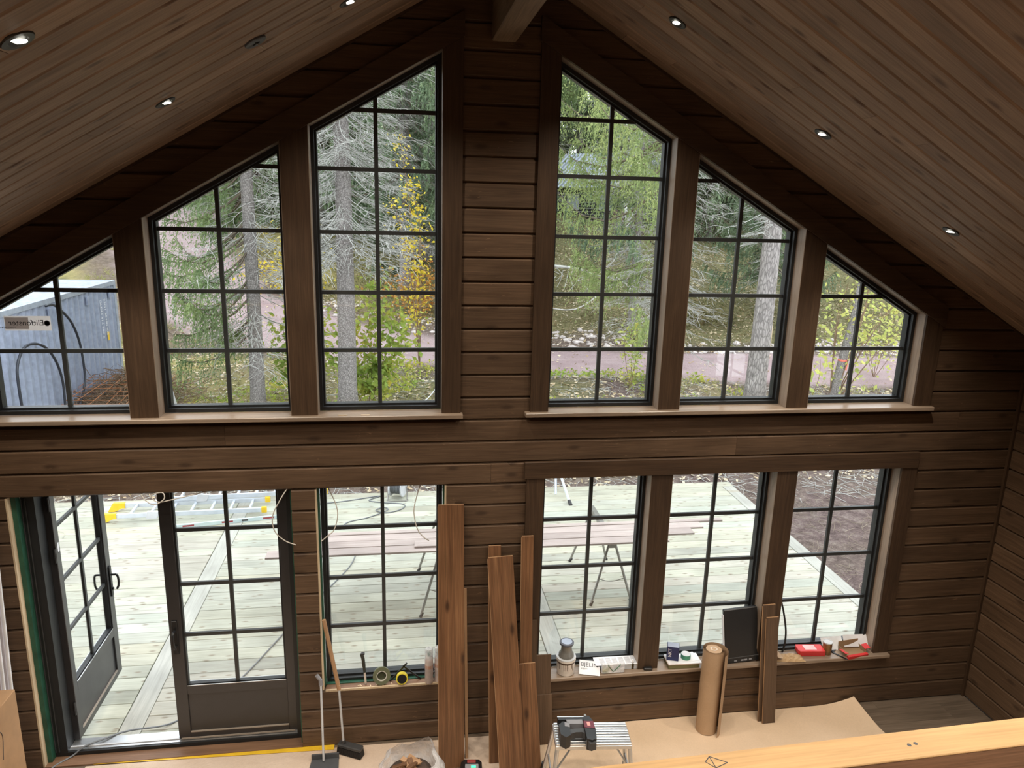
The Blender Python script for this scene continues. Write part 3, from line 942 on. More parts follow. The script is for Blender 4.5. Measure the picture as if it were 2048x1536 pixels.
mat_ground = ground_mat()
gr = tri_mesh('ground', np.stack([GX, GY, GZ], -1).reshape(-1, 3), T, mat_ground, smooth=True)
gr['kind'] = 'structure'
gd = road_d(GX, GY)
wob = 0.5*vnoise(GX, GY, 1.3, 9)+0.35*vnoise(GX, GY, 0.5, 10)
zr = np.clip(0.5-(gd+wob)/0.5, 0, 1)
zd = np.clip(1.1-np.abs(GY-9)/7.5+1.4*vnoise(GX, GY, 2.0, 13)-0.3*(GX < 5), 0, 1)
zd = np.maximum(zd, np.clip(1.0-(gd-0.9)/1.0+wob, 0, 1)*0.85)         # stony shoulder of the road
zd = np.maximum(zd, np.clip((GX-4.8)/0.6, 0, 1)*np.clip((9.5-GY)/3, 0, 1)*np.clip(0.95+1.2*vnoise(GX, GY, 0.9, 31), 0, 1))
zd = np.maximum(zd, np.clip((8.2-GY)/1.5, 0, 1)*0.9)
zg = np.clip((-GX-1.0)/4+0.25+1.3*vnoise(GX, GY, 2.6, 17)+np.where(GY > 22, 0.25, 0), 0, 1)*np.where(GX < 6, 1, 0.25)
zg = np.maximum(zg, np.clip(1-np.hypot(GX-7.4, GY-12.2)/1.9, 0, 1)*1.3).clip(0, 1)
ca = gr.data.color_attributes.new('zone', 'FLOAT_COLOR', 'POINT')
rgba = np.ones((nx_*ny_, 4), np.float32)
rgba[:, 0] = zr.ravel(); rgba[:, 1] = zg.ravel(); rgba[:, 2] = zd.ravel()
ca.data.foreach_set('color', rgba.ravel())

# ---------------------------------------------------------------- vegetation tools
def norm(v): return v/np.maximum(np.linalg.norm(v, axis=-1, keepdims=True), 1e-9)
def tubes(P, R, k=3):
    """P (N,S,3), R (N,S) -> V,T of k-sided tubes"""
    N, S, _ = P.shape
    d = norm(np.gradient(P, axis=1))
    ref = np.broadcast_to(np.array([0.31, 0.22, 0.92]), d.shape)
    u = norm(np.cross(d, ref)+1e-6); w = np.cross(d, u)
    an = np.arange(k)*2*PI/k
    V = P[:, :, None, :]+R[:, :, None, None]*(u[:, :, None, :]*np.cos(an)[None, None, :, None]+w[:, :, None, :]*np.sin(an)[None, None, :, None])
    idx = np.arange(N*S*k).reshape(N, S, k)
    a = idx[:, :-1, :]; b = np.roll(a, -1, axis=2); c = idx[:, 1:, :]; e = np.roll(c, -1, axis=2)
    T = np.concatenate([np.stack([a, b, e], -1).reshape(-1, 3), np.stack([a, e, c], -1).reshape(-1, 3)])
    return V.reshape(-1, 3), T
def join(parts):
    Vs, Ts, n = [], [], 0
    for V, T in parts:
        Vs.append(V); Ts.append(T+n); n += len(V)
    return np.concatenate(Vs), np.concatenate(Ts)
def needles(O, D, L, r, K=12, nl=0.06, nw=0.013, hang=1.25, spread=0.8):
    """hanging twigs: origins O, horizontal dirs D, lengths L -> small needle-spray triangles"""
    N = len(O)
    s = (np.arange(K)[None, :]+r.random((N, K)))/K
    P = O[:, None, :]+D[:, None, :]*(L[:, None]*s*(1-0.35*s))[..., None]
    P[..., 2] -= L[:, None]*hang*s**2
    tg = D[:, None, :]*(1-0.7*s)[..., None]
    tg = tg+np.zeros_like(P); tg[..., 2] -= 2*hang*s
    nd = norm(norm(tg)+spread*r.normal(size=P.shape)*0.6)
    side = norm(np.cross(nd, r.normal(size=P.shape)))
    l = nl*(0.6+0.8*r.random((N, K)))[..., None]
    V = np.stack([P-side*nw, P+side*nw, P+nd*l], 2).reshape(-1, 3)
    return V, np.arange(len(V)).reshape(-1, 3)
def leaves(P, r, size, flat=0.0):
    N = len(P)
    a = norm(r.normal(size=(N, 3))); a[:, 2] *= (1-flat); a = norm(a)
    b = norm(np.cross(a, r.normal(size=(N, 3))))
    if flat: b[:, 2] *= (1-flat); b = norm(b)
    s = size*(0.6+0.8*r.random((N, 1)))
    V = np.stack([P-a*s, P-b*s*0.55+a*s*0.1, P+a*s, P+b*s*0.55+a*s*0.1], 1).reshape(-1, 3)
    i = np.arange(N)[:, None]*4
    return V, np.concatenate([i+np.array([[0, 1, 2]]), i+np.array([[0, 2, 3]])])

def leaf_mat(name, stops, trans=0.35, sc_=1.3):
    m = NT(name)
    g = m.new('ShaderNodeNewGeometry')
    n = m.noise(g.outputs['Position'], sc_, 2)
    n2 = m.noise(g.outputs['Position'], 14.0, 2)
    f = m.math('ADD', m.math('MULTIPLY', n, 0.6), m.math('MULTIPLY', n2, 0.4))
    c = m.ramp(f, stops)
    m.link(c, m.b.inputs['Base Color'])
    m.b.inputs['Roughness'].default_value = 0.7; m.b.inputs['Specular IOR Level'].default_value = 0.2
    tr = m.new('ShaderNodeBsdfTranslucent'); m.link(c, tr.inputs[0])
    mx = m.new('ShaderNodeMixShader'); mx.inputs[0].default_value = trans
    m.link(m.b.outputs[0], mx.inputs[1]); m.link(tr.outputs[0], mx.inputs[2])
    m.link(mx.outputs[0], m.n['Material Output'].inputs['Surface'])
    return m.m
mat_spruce = leaf_mat('spruce_needles', [(0.30, (0.10, 0.15, 0.075)), (0.5, (0.20, 0.28, 0.125)), (0.7, (0.36, 0.43, 0.18))])
mat_spruce_b = leaf_mat('spruce_needles_blue', [(0.30, (0.09, 0.14, 0.09)), (0.5, (0.18, 0.25, 0.15)), (0.7, (0.30, 0.38, 0.20))])
mat_spruce_y = leaf_mat('spruce_needles_bright', [(0.30, (0.13, 0.19, 0.08)), (0.5, (0.29, 0.36, 0.14)), (0.7, (0.47, 0.51, 0.21))])
mat_far = leaf_mat('far_needles', [(0.30, (0.08, 0.115, 0.075)), (0.5, (0.16, 0.21, 0.125)), (0.7, (0.27, 0.31, 0.17))], sc_=0.5)
mat_yleaf = leaf_mat('yellow_leaves', [(0.3, (0.50, 0.36, 0.03)), (0.5, (0.70, 0.56, 0.06)), (0.7, (0.66, 0.60, 0.12))])
mat_gleaf = leaf_mat('green_yellow_leaves', [(0.3, (0.16, 0.28, 0.06)), (0.5, (0.34, 0.42, 0.09)), (0.68, (0.62, 0.50, 0.08)), (0.8, (0.62, 0.30, 0.06))])
mat_yg = leaf_mat('pale_lime_leaves', [(0.3, (0.30, 0.40, 0.12)), (0.5, (0.52, 0.56, 0.17)), (0.7, (0.68, 0.60, 0.16))])
mat_oleaf = leaf_mat('orange_leaves', [(0.3, (0.40, 0.13, 0.04)), (0.5, (0.55, 0.28, 0.07)), (0.7, (0.55, 0.42, 0.10))])
mat_grass = leaf_mat('grass_blades', [(0.3, (0.20, 0.24, 0.08)), (0.5, (0.36, 0.36, 0.13)), (0.7, (0.55, 0.47, 0.22))])
mat_heath = leaf_mat('heather', [(0.3, (0.085, 0.09, 0.045)), (0.5, (0.20, 0.19, 0.085)), (0.68, (0.31, 0.22, 0.13))])
mat_litter = leaf_mat('fallen_leaf_litter', [(0.3, (0.30, 0.20, 0.10)), (0.5, (0.55, 0.45, 0.30)), (0.7, (0.72, 0.66, 0.55))], 0.1)
def bark(name, lo, hi, sx=14.0, sz=4.0):
    m = NT(name)
    v = m.coords((sx, sx, sz)); n = m.noise(v, 1.0, 6, 0.7, 0.6)
    vo = m.new('ShaderNodeTexVoronoi', feature='DISTANCE_TO_EDGE'); vo.inputs['Scale'].default_value = 1.2
    m.link(v, vo.inputs['Vector'])
    c = m.ramp(n, [(0.3, lo), (0.7, hi)])
    c = m.mix(1.0, c, m.ramp(vo.outputs['Distance'], [(0.0, (0.5,)*3), (0.18, (1.0,)*3)]), 'MULTIPLY')
    m.link(c, m.b.inputs['Base Color']); m.b.inputs['Roughness'].default_value = 0.9; m.b.inputs['Specular IOR Level'].default_value = 0.1
    m.bump(m.math('ADD', n, vo.outputs['Distance']), 0.7, 0.03)
    return m.m
mat_bark = bark('spruce_bark', (0.22, 0.20, 0.19), (0.45, 0.42, 0.40), 22.0, 16.0)
mat_pine = bark('pine_bark', (0.24, 0.22, 0.21), (0.52, 0.48, 0.46), 16.0, 5.0)
mat_twig = plain('dead_grey_twig', (0.46, 0.46, 0.43), 0.9, spec=0.1, var=0.2)
mat_limb = plain('brown_limb', (0.16, 0.13, 0.10), 0.9, spec=0.1)
mat_btwig = plain('brown_twig', (0.22, 0.15, 0.10), 0.9, spec=0.1, var=0.2)

def trunk_mesh(name, h, r0, r1, mat, parent, lean=(0, 0), n=16):
    m = MB(); P = []; R = []
    S = 14
    for i in range(S+1):
        t = i/S
        P.append((lean[0]*t+0.03*math.sin(5*t), lean[1]*t, -0.25+h*t))
        R.append((r0+(r1-r0)*t)*(1+0.35*math.exp(-t*h/0.35)))
    m.tube(P, R, n)
    return m.build(name, mat, parent, smooth=True)

def limb_paths(r, z, az, L, S=6, drop=0.45, lift=0.25):
    """N limbs leaving the axis"""
    s = np.linspace(0, 1, S)[None, :]
    x = np.cos(az)[:, None]*L[:, None]*s; y = np.sin(az)[:, None]*L[:, None]*s
    zz = z[:, None]+L[:, None]*(-drop*np.sin(s*PI*0.62)+lift*s**3)
    P = np.stack([x, y, zz], -1)
    P[:, 1:, :2] += 0.03*r.normal(size=P[:, 1:, :2].shape)
    return P

def spruce(name, label, x, y, h, r0, seed, live=(3.0, 9.0), dead=(0.8, 3.0), reach=2.4, n_live=80, n_dead=60, mat=None, group='spruces and pines among the trees outside', K=13, nl=0.065, tw=30, bark_m=None, az_range=None, taper=True, lean=(0, 0), dead_twigs=10, nw=0.013, hang=1.25, tl=1.0):
    r = np.random.default_rng(seed)
    t = thing(name, label, 'tree', (x, y, float(ground_z(x, y))), group=group)
    if r0 > 0: trunk_mesh('trunk', h, r0, r0*0.45, bark_m or mat_bark, t, lean)
    if n_live:
        z = np.sort(r.uniform(live[0], live[1], n_live))
        az = (r.uniform(az_range[0], az_range[1], n_live) if az_range else np.arange(n_live)*2.4+r.normal(size=n_live)*0.3)
        L = reach*(0.65+0.5*r.random(n_live))*(np.clip(1.15-(z-live[0])/(h*1.15), 0.15, 1) if taper else 1)
        P = limb_paths(r, z, az, L)
        R = np.linspace(1, 0.15, 6)[None, :]*(0.010+0.010*L[:, None])
        lv, lt = tubes(P, R)
        tri_mesh('limb', lv, lt, mat_limb, t)['kind'] = 'stuff'
        # twigs along the outer part of every limb
        s = np.sort(0.18+0.82*r.random((n_live, tw))**0.8, axis=1)
        i = np.clip((s*5).astype(int), 0, 4); f = s*5-i
        rows = np.arange(n_live)[:, None]
        O = P[rows, i]*(1-f)[..., None]+P[rows, i+1]*f[..., None]
        sgn = r.choice([-1.0, 1.0], size=s.shape)
        aa = az[:, None]+sgn*(0.5+0.7*r.random(s.shape))*(1-0.5*(s > 0.93))
        D = np.stack([np.cos(aa), np.sin(aa), 0.05*r.normal(size=s.shape)], -1)
        TL = tl*(0.22+0.45*r.random(s.shape))*(0.55+0.45*(1-s))*np.clip(L[:, None]/1.8, 0.45, 1.2)
        V, T = needles(O.reshape(-1, 3), D.reshape(-1, 3), TL.ravel(), r, K=K, nl=nl, nw=nw, hang=hang)
        tri_mesh('needle_foliage', V, T, mat or mat_spruce, t)['kind'] = 'stuff'
    if n_dead:
        z = r.uniform(dead[0], dead[1], n_dead); az = r.uniform(0, 2*PI, n_dead)
        L = (0.6+1.3*r.random(n_dead))*min(1, reach/2)
        P = limb_paths(r, z, az, L, drop=0.35, lift=0.0)
        R = np.linspace(1, 0.3, 6)[None, :]*(0.007+0.003*L[:, None])
        parts = [tubes(P, R)]
        M_ = dead_twigs
        s = 0.15+0.85*r.random((n_dead, M_)); i = np.clip((s*5).astype(int), 0, 4); f = s*5-i
        rows = np.arange(n_dead)[:, None]
        O = (P[rows, i]*(1-f)[..., None]+P[rows, i+1]*f[..., None]).reshape(-1, 3)
        aa = (az[:, None]+r.choice([-1.0, 1.0], size=s.shape)*(0.4+0.8*r.random(s.shape))).ravel()
        l = (0.15+0.5*r.random(len(O)))
        q = np.linspace(0, 1, 4)[None, :]
        tw_ = np.stack([O[:, 0:1]+np.cos(aa)[:, None]*l[:, None]*q, O[:, 1:2]+np.sin(aa)[:, None]*l[:, None]*q,
                        O[:, 2:3]-l[:, None]*(0.1+0.5*r.random((len(O), 1)))*q**1.5], -1)
        tw_[:, 1:] += 0.02*r.normal(size=tw_[:, 1:].shape)
        parts.append(tubes(tw_, np.broadcast_to(np.linspace(0.0055, 0.003, 4)[None, :], (len(O), 4))))
        V, T = join(parts)
        tri_mesh('dead_branches', V, T, mat_twig, t)['kind'] = 'stuff'
    return t

# near trees
spruce('spruce_tree', 'big grey spruce trunk bristling with dead lichen-covered twigs behind the tall window', -1.14, 10.7, 13, 0.205, 1,
       live=(8.5, 12), dead=(3.4, 8.6), reach=2.8, n_live=30, n_dead=270, dead_twigs=15)
spruce('spruce_tree', 'slim grey-brown spruce trunk with green drooping boughs beyond the four-wide window', -3.1, 11.2, 12, 0.165, 2,
       live=(1.5, 9.5), dead=(1.6, 7.5), reach=2.3, n_live=46, n_dead=110, tw=74, nl=0.065, mat=mat_spruce, az_range=(2.0, 4.4), hang=1.7, tl=1.1, dead_twigs=14)
spruce('pine_tree', 'pale scaly pine trunk standing alone by the gravel road', 8.36, 10.95, 13, 0.245, 3, live=(9, 12), dead=(4, 9), n_live=20, n_dead=30, bark_m=mat_pine)
spruce('spruce_tree', 'spruce hidden behind a window post, bright green boughs spreading to its side', 7.05, 13.2, 13, 0.20, 4,
       live=(2.4, 10.8), dead=(1.4, 7.0), reach=3.3, n_live=27, n_dead=120, tw=96, mat=mat_spruce_y, taper=False, nl=0.08, nw=0.015, az_range=(2.1, 4.2), dead_twigs=14, hang=1.9, tl=1.25)
spruce('spruce_tree', 'dark bluish spruce filling the upper corner of the tall window by the log pier', 3.1, 21.5, 15, 0.20, 5,
       live=(4.4, 14), dead=(1.0, 5.0), reach=2.6, n_live=90, n_dead=160, tw=44, K=12, nl=0.11, nw=0.024, mat=mat_spruce_b, hang=1.5)
spruce('spruce_tree', 'shaggy grey-green spruce behind the big dead-twigged trunk', 0.2, 24.0, 15, 0.22, 6,
       live=(3.4, 14), dead=(2.0, 9.0), reach=2.9, n_live=120, n_dead=260, tw=40, K=12, nl=0.11, nw=0.024, mat=mat_spruce_b, hang=1.5, dead_twigs=13)
spruce('spruce_tree', 'bushy spruce rising between the slim trunk and the big one', -3.6, 30.5, 16, 0.20, 8,
       live=(2.2, 15), dead=(1.0, 7.0), reach=3.0, n_live=130, n_dead=60, tw=38, K=12, nl=0.12, nw=0.028, mat=mat_spruce_b, hang=1.5)
spruce('spruce_tree', 'twiggy spruce with grey bare lower branches beside the pale pine trunk', 8.1, 19.9, 13, 0.15, 9,
       live=(3.6, 12), dead=(1.2, 8.5), reach=2.4, n_live=60, n_dead=210, tw=38, K=12, nl=0.10, nw=0.022, mat=mat_spruce_b, dead_twigs=16, hang=1.5)
spruce('spruce_tree', 'tall green spruce behind the bright boughs of the tall window', 5.6, 25.5, 17, 0.2, 10,
       live=(7.0, 16), dead=(3.0, 8.0), reach=2.6, n_live=90, n_dead=60, tw=40, K=12, nl=0.12, nw=0.028, mat=mat_spruce, hang=1.4)
spruce('spruce_tree', 'slender spruce on the bank at the side of the pale pine trunk', 14.4, 22.5, 14, 0.16, 11,
       live=(2.0, 13), dead=(1.0, 5.0), reach=2.4, n_live=110, n_dead=80, tw=34, K=12, nl=0.10, nw=0.022, mat=mat_spruce_b, hang=1.4)

# far forest: three kinds, copied
protos = []
for k in range(3):
    protos.append(spruce('far_spruce', 'distant spruce', -60-5*k, 60, 15+2*k, 0.2, 40+k, live=(0.8, 14+2*k), dead=(0.5, 3), reach=3.3, n_live=120, n_dead=40, tw=30, K=10, nl=0.20, nw=0.05, mat=mat_far, group='distant spruces on the wooded hill'))
def copy_tree(o, parent=None):
    c = o.copy(); col.objects.link(c); c.parent = parent
    for ch in o.children: copy_tree(ch, c)
    return c
far_spots = [(-5.6, 35.5, 1), (1.4, 29.5, 2), (-9.0, 45, 2), (9.0, 49, 1), (12.6, 48, 2), (16.4, 40.5, 1), (4.0, 34.5, 1), (-1.0, 46.5, 2), (-1.5, 36, 0), (0.5, 41, 1), (2.5, 33, 2), (4.6, 38.5, 0), (3.3, 46, 1), (-4.5, 44, 2), (-7.5, 39, 0), (-6.2, 48, 1), (-3.4, 52, 2), (0.2, 52, 0),
             (6.6, 47, 1), (6.9, 41.5, 2), (17.2, 35, 0), (19.5, 39, 1), (22.5, 36.5, 2), (15.0, 46, 0), (18.3, 48, 1), (25.5, 41, 2), (21.0, 52, 0), (11.5, 52, 1), (14.5, 56, 2), (8.5, 56, 0),
             (29, 44, 0), (24.6, 52, 1), (-13, 53, 1), (-17, 46, 2), (-21, 42, 0), (-9.5, 57, 0), (4.5, 58, 2), (-1.8, 60, 1), (28, 57, 2), (18, 62, 0)]
for k, (x, y, p) in enumerate(far_spots):
    o = protos[p] if p in (0, 1, 2) and not protos[p].get('used') else copy_tree(protos[p])
    protos[p]['used'] = 1
    o.location = (x, y, float(ground_z(x, y))-0.1)
    o.rotation_euler = (0, 0, k*1.7)
    s_ = 0.85+0.3*((k*37) % 10)/10
    o.scale = (s_, s_, s_)
    o['label'] = 'dark distant spruce in the forest on the hill beyond the road'
    o['group'] = 'distant spruces on the wooded hill'
for o in list(bpy.data.objects):
    if 'used' in o.keys(): del o['used']

def shrub(name, label, x, y, pts, mat, seed, n_leaf, size, spread, stems, group=None, cat='shrub', flat=0.2, leafw=None, stem_r=0.01):
    """pts: list of local branch polylines ends [(dx,dy,dz)...]"""
    r = np.random.default_rng(seed)
    z0 = float(ground_z(x, y))
    t = thing(name, label, cat, (x, y, z0), group=group)
    m = MB(); allp = []
    for e in pts:
        e = Vector(e)
        mid = e*0.5+Vector((r.normal()*0.08, r.normal()*0.08, 0.15*e.z))
        path = arc_pts([(0, 0, -0.05), mid, e], 6)
        m.tube(path, [stem_r*(1-0.7*i/(len(path)-1)) for i in range(len(path))], 5)
        allp.append(np.array([tuple(p) for p in path[3:]]))
    m.build('stem', stems, t)
    A_ = np.concatenate(allp)
    c = A_[r.integers(0, len(A_), n_leaf)]+r.normal(size=(n_leaf, 3))*spread
    V, T = leaves(c, r, size, flat)
    tri_mesh('leaf_foliage', V, T, mat, t)['kind'] = 'stuff'
    return t
shrub('yellow_birch', 'slender young birch hung with bright yellow leaves behind the big spruce trunk', 0.55, 16.0, [(-0.5, 0.2, 6.2), (-0.7, 0, 4.6), (-0.15, 0.3, 5.0), (-0.35, 0.1, 3.6), (0.0, 0, 4.2)], mat_yleaf, 50, 800, 0.055, 0.17, mat_btwig, cat='tree', stem_r=0.02)
shrub('rowan_bush', 'green and yellow rowan bush growing round the foot of the big spruce trunk', -0.75, 11.6, [(0.5, 0.3, 2.4), (-0.5, 0.2, 2.2), (0.8, 0.3, 1.6), (0.2, 0.2, 2.9), (-0.9, 0.2, 1.5), (0.9, 0.1, 2.1), (0.1, -0.2, 1.1)], mat_gleaf, 51, 1500, 0.075, 0.20, mat_btwig)
shrub('rowan_bush', 'leafy green bush beside the slim grey-brown spruce trunk', -2.55, 12.6, [(0.3, 0.2, 2.3), (-0.2, 0.2, 1.9), (0.5, 0.1, 1.5), (0.1, 0.3, 2.6), (0.6, 0, 2.0)], mat_gleaf, 52, 900, 0.08, 0.2, mat_btwig)
shrub('sapling', 'small yellow-green sapling at the road edge below the bright green boughs', 5.75, 12.4, [(-0.1, 0, 1.6), (0.05, 0, 1.75), (-0.2, 0, 1.4), (0.12, 0, 1.45)], mat_yg, 53, 260, 0.06, 0.11, mat_btwig)
tl = shrub('leaning_willow', 'leaning trunk with lime-yellow leaves and a red ribbon by the small slanted window', 10.45, 11.1, [(1.0, 0, 3.2), (1.5, 0.2, 2.6), (0.2, 0.2, 3.1), (-0.1, 0, 2.6), (1.6, 0, 1.9), (0.5, 0, 3.8), (1.9, 0.2, 3.0)], mat_yg, 54, 420, 0.062, 0.30, mat_btwig, cat='tree', stem_r=0.02)
m_ = MB(); m_.tube([(0, 0, -0.1), (0.10, 0, 0.6), (0.20, 0, 1.4), (0.34, 0, 2.4), (0.42, 0, 3.4)], [0.13, 0.11, 0.10, 0.085, 0.06], 12); m_.build('trunk', mat_bark, tl, smooth=True)
m_ = MB(); m_.lathe([(0.107, -0.025), (0.112, 0.0), (0.107, 0.025)], 14, (0.185, 0, 1.25)); m_.box(0.21, 0.25, -0.125, -0.12, 1.02, 1.25); m_.build('ribbon', plain('pink_ribbon', (0.85, 0.22, 0.16), 0.6), tl)
shrub('leafy_branch', 'young sprig with big pale lime leaves in front of the pine trunk', 8.95, 9.9, [(-0.3, 0, 1.0), (0.1, 0, 1.9), (-0.1, 0, 0.6), (0.35, 0, 1.5), (-0.45, 0, 1.6)], mat_yg, 55, 110, 0.10, 0.14, mat_btwig)
shrub('orange_bush', 'low orange-brown autumn bush on the bank beyond the big trunk', 0.8, 22.0, [(0.6, 0.2, 1.2), (-0.6, 0.1, 1.1), (0.1, 0.3, 1.6), (1.3, 0, 0.8), (-1.2, 0, 1.0)], mat_oleaf, 56, 900, 0.07, 0.35, mat_btwig)
shrub('yellow_bush', 'yellow-leaved bush on the grass past the slim trunk', -4.4, 24.5, [(0.8, 0, 1.4), (-0.6, 0, 1.3), (0.2, 0.3, 2.2), (1.4, 0, 1.0), (-1.3, 0, 1.0), (0.9, 0.2, 2.0)], mat_yleaf, 57, 900, 0.07, 0.4, mat_btwig)
shrub('lime_bush', 'lime-leaved bushes beyond the leaning trunk', 13.6, 14.0, [(0.8, 0, 2.4), (-0.6, 0, 1.9), (0.2, 0.3, 2.8), (1.4, 0, 1.6), (-1.0, 0, 1.5)], mat_yg, 58, 520, 0.07, 0.42, mat_btwig)
shrub('heather_bush', 'brown and green bilberry scrub on the bank beyond the road', 11.2, 21.5, [(0.8, 0, 0.5), (-0.9, 0, 0.6), (0.2, 0.3, 0.7), (1.8, 0, 0.5), (-2.0, 0, 0.6)], mat_heath, 59, 1600, 0.06, 0.35, mat_btwig)

# ground cover that nobody could count
def scatter(n, x0, x1, y0, y1, seed, keep=None):
    r = np.random.default_rng(seed)
    x = r.uniform(x0, x1, n); y = r.uniform(y0, y1, n)
    k = ~((x < 5.3) & (y < 5.5))
    if keep is not None: k &= keep(x, y, r)
    x, y = x[k], y[k]
    return np.stack([x, y, ground_z(x, y)], -1), r
def stuff(name, V, T, mat, label, cat):
    o = tri_mesh(name, V, T, mat); tag(o, label, cat, kind='stuff'); return o
P_, r_ = scatter(34000, -9, 20, 6.5, 32, 70, lambda x, y, r: (road_d(x, y) > 0.2) | (r.random(len(x)) < 0.10))
P_[:, 2] += 0.03
V, T = leaves(P_, r_, 0.05, 0.75); stuff('leaf_litter', V, T, mat_litter, 'pale fallen leaves littering the ground outside', 'leaves')
P_, r_ = scatter(12000, -9, 24, 18, 42, 71, lambda x, y, r: (road_d(x, y) > 0.9) & (vnoise(x, y, 1.2, 2) > -0.25))
q_ = np.repeat(P_, 4, 0)+r_.normal(size=(len(P_)*4, 3))*np.array([0.10, 0.10, 0.05]); q_[:, 2] += 0.09
V, T = leaves(q_, r_, 0.045, 0.1); stuff('moss_scrub', V, T, mat_heath, 'low bilberry and moss scrub covering the bank', 'undergrowth')
def blades(P, r, n, h, lean):
    q = np.repeat(P, n, 0)+r.normal(size=(len(P)*n, 3))*np.array([0.06, 0.06, 0])
    d = r.normal(size=(len(q), 3))*lean; d[:, 2] = 1
    s = norm(np.cross(d, r.normal(size=d.shape)))*0.007
    hh = h*(0.5+r.random((len(q), 1)))
    V = np.stack([q-s, q+s, q+d*hh], 1).reshape(-1, 3)
    return V, np.arange(len(V)).reshape(-1, 3)
def grassy(x, y, r):
    return (road_d(x, y) > 0.15) & (((x < 1) & (vnoise(x, y, 2.6, 17) > -0.18)) | ((np.hypot(x-7.4, y-12.2) < 1.9)) | ((x > 10.5) & (y < 13)))
P_, r_ = scatter(9000, -14, 16, 9.0, 34, 72, grassy)
V, T = blades(P_, r_, 7, 0.15, 0.7); stuff('grass', V, T, mat_grass, 'yellow-green autumn grass along the road and under the trees', 'grass')
P_, r_ = scatter(5200, -8, 13, 5.6, 15, 73, lambda x, y, r: road_d(x, y) > 0.2)
a_ = r_.uniform(0, 2*PI, len(P_)); l_ = 0.1+0.45*r_.random(len(P_))
e_ = np.stack([np.cos(a_)*l_, np.sin(a_)*l_, 0.06*r_.normal(size=len(P_))], -1)
P_[:, 2] += 0.03
tw_ = np.stack([P_-e_*0.5, P_+0.05*l_[:, None]*r_.normal(size=P_.shape), P_+e_*0.5], 1)
V, T = tubes(tw_, np.full(tw_.shape[:2], 0.005)); stuff('twig_litter', V, T, mat_twig, 'broken grey twigs strewn over the churned soil', 'twigs')
P_, r_ = scatter(1500, 5.3, 9.5, 0.4, 8.5, 74)
a_ = r_.uniform(0, 2*PI, len(P_)); l_ = 0.06+0.3*r_.random(len(P_))
e_ = np.stack([np.cos(a_)*l_, np.sin(a_)*l_, 0.05*r_.normal(size=len(P_))], -1); P_[:, 2] += 0.02
tw_ = np.stack([P_-e_*0.5, P_+0.05*l_[:, None]*r_.normal(size=P_.shape), P_+e_*0.5], 1)
mat_straw = plain('dull_straw', (0.30, 0.25, 0.19), 0.9, spec=0.1, var=0.25)
V, T = tubes(tw_, np.full(tw_.shape[:2], 0.003)); stuff('straw_litter', V, T, mat_straw, 'dry stalks and wood chips on the bare soil beside the deck', 'straw')
P_, r_ = scatter(3400, -7, 9, 8.2, 16, 77, lambda x, y, r: (road_d(x, y) > 0.1) & (vnoise(x, y, 1.5, 41) > 0.02))
q_ = np.repeat(P_, 5, 0)+r_.normal(size=(len(P_)*5, 3))*np.array([0.12, 0.12, 0.05]); q_[:, 2] += 0.12
V, T = leaves(q_, r_, 0.045, 0.3); stuff('undergrowth', V, T, mat_gleaf, 'low green and yellow leafy undergrowth under the near trees', 'undergrowth')
def stones(P, r, s):
    t_ = (1+5**0.5)/2
    iv = norm(np.array([(-1,t_,0),(1,t_,0),(-1,-t_,0),(1,-t_,0),(0,-1,t_),(0,1,t_),(0,-1,-t_),(0,1,-t_),(t_,0,-1),(t_,0,1),(-t_,0,-1),(-t_,0,1)], float))
    it = np.array([(0,11,5),(0,5,1),(0,1,7),(0,7,10),(0,10,11),(1,5,9),(5,11,4),(11,10,2),(10,7,6),(7,1,8),(3,9,4),(3,4,2),(3,2,6),(3,6,8),(3,8,9),(4,9,5),(2,4,11),(6,2,10),(8,6,7),(9,8,1)])
    N = len(P)
    sc3 = s*(0.4+r.random((N, 1, 1))**2*1.6)*np.array([1, 1, 0.6])*(0.7+0.6*r.random((N, 1, 3)))
    V = P[:, None, :]+iv[None]*sc3*(0.8+0.4*r.random((N, 12, 1)))
    T = (np.arange(N)[:, None, None]*12+it[None]).reshape(-1, 3)
    return V.reshape(-1, 3), T
mat_stone = plain('pale_stone', (0.50, 0.45, 0.43), 0.9, spec=0.1, var=0.3)
P_, r_ = scatter(6000, -3, 22, 14, 24, 75, lambda x, y, r: (road_d(x, y) > 0.05) & (road_d(x, y) < 1.9) & (y > 16))
V, T = stones(P_, r_, 0.07); stuff('gravel', V, T, mat_stone, 'pale stones heaped along the far shoulder of the road', 'stones')
print('veg tris', sum(len(o.data.polygons) for o in bpy.data.objects if o.type == 'MESH'))
# ================================================================== THINGS OUTDOORS
def gz(x, y): return float(ground_z(x, y))
mat_cont = plain('container_blue_grey', (0.31, 0.35, 0.46), 0.5, var=0.06)
mat_cont_roof = plain('container_roof', (0.34, 0.38, 0.45), 0.5, var=0.08)
mat_pipe = plain('black_pipe', (0.03, 0.034, 0.045), 0.45)
ct = thing('shipping_container', 'blue-grey corrugated shipping container behind the lowest slanted window', 'container', (-8.09, 11.225, -0.49))
HX, HY, HZ = 1.22, 3.025, 2.59
def corr(n, a, b, d):
    """trapezoid wave from a to b"""
    out = []; w = (b-a)/n
    for i in range(n):
        x = a+i*w
        out += [(x, 0), (x+0.28*w, 0), (x+0.5*w, d), (x+0.78*w, d)]
    out.append((b, 0)); return out
def corrugated(name, prof, fn, z0, z1, mat, parent):
    V = [fn(u, d, z0) for u, d in prof]+[fn(u, d, z1) for u, d in prof]
    n = len(prof)
    return raw_mesh(name, V, [(i, i+1, n+i+1, n+i) for i in range(n-1)], mat, parent)
pf = corr(22, -HY+0.12, HY-0.12, 0.05)
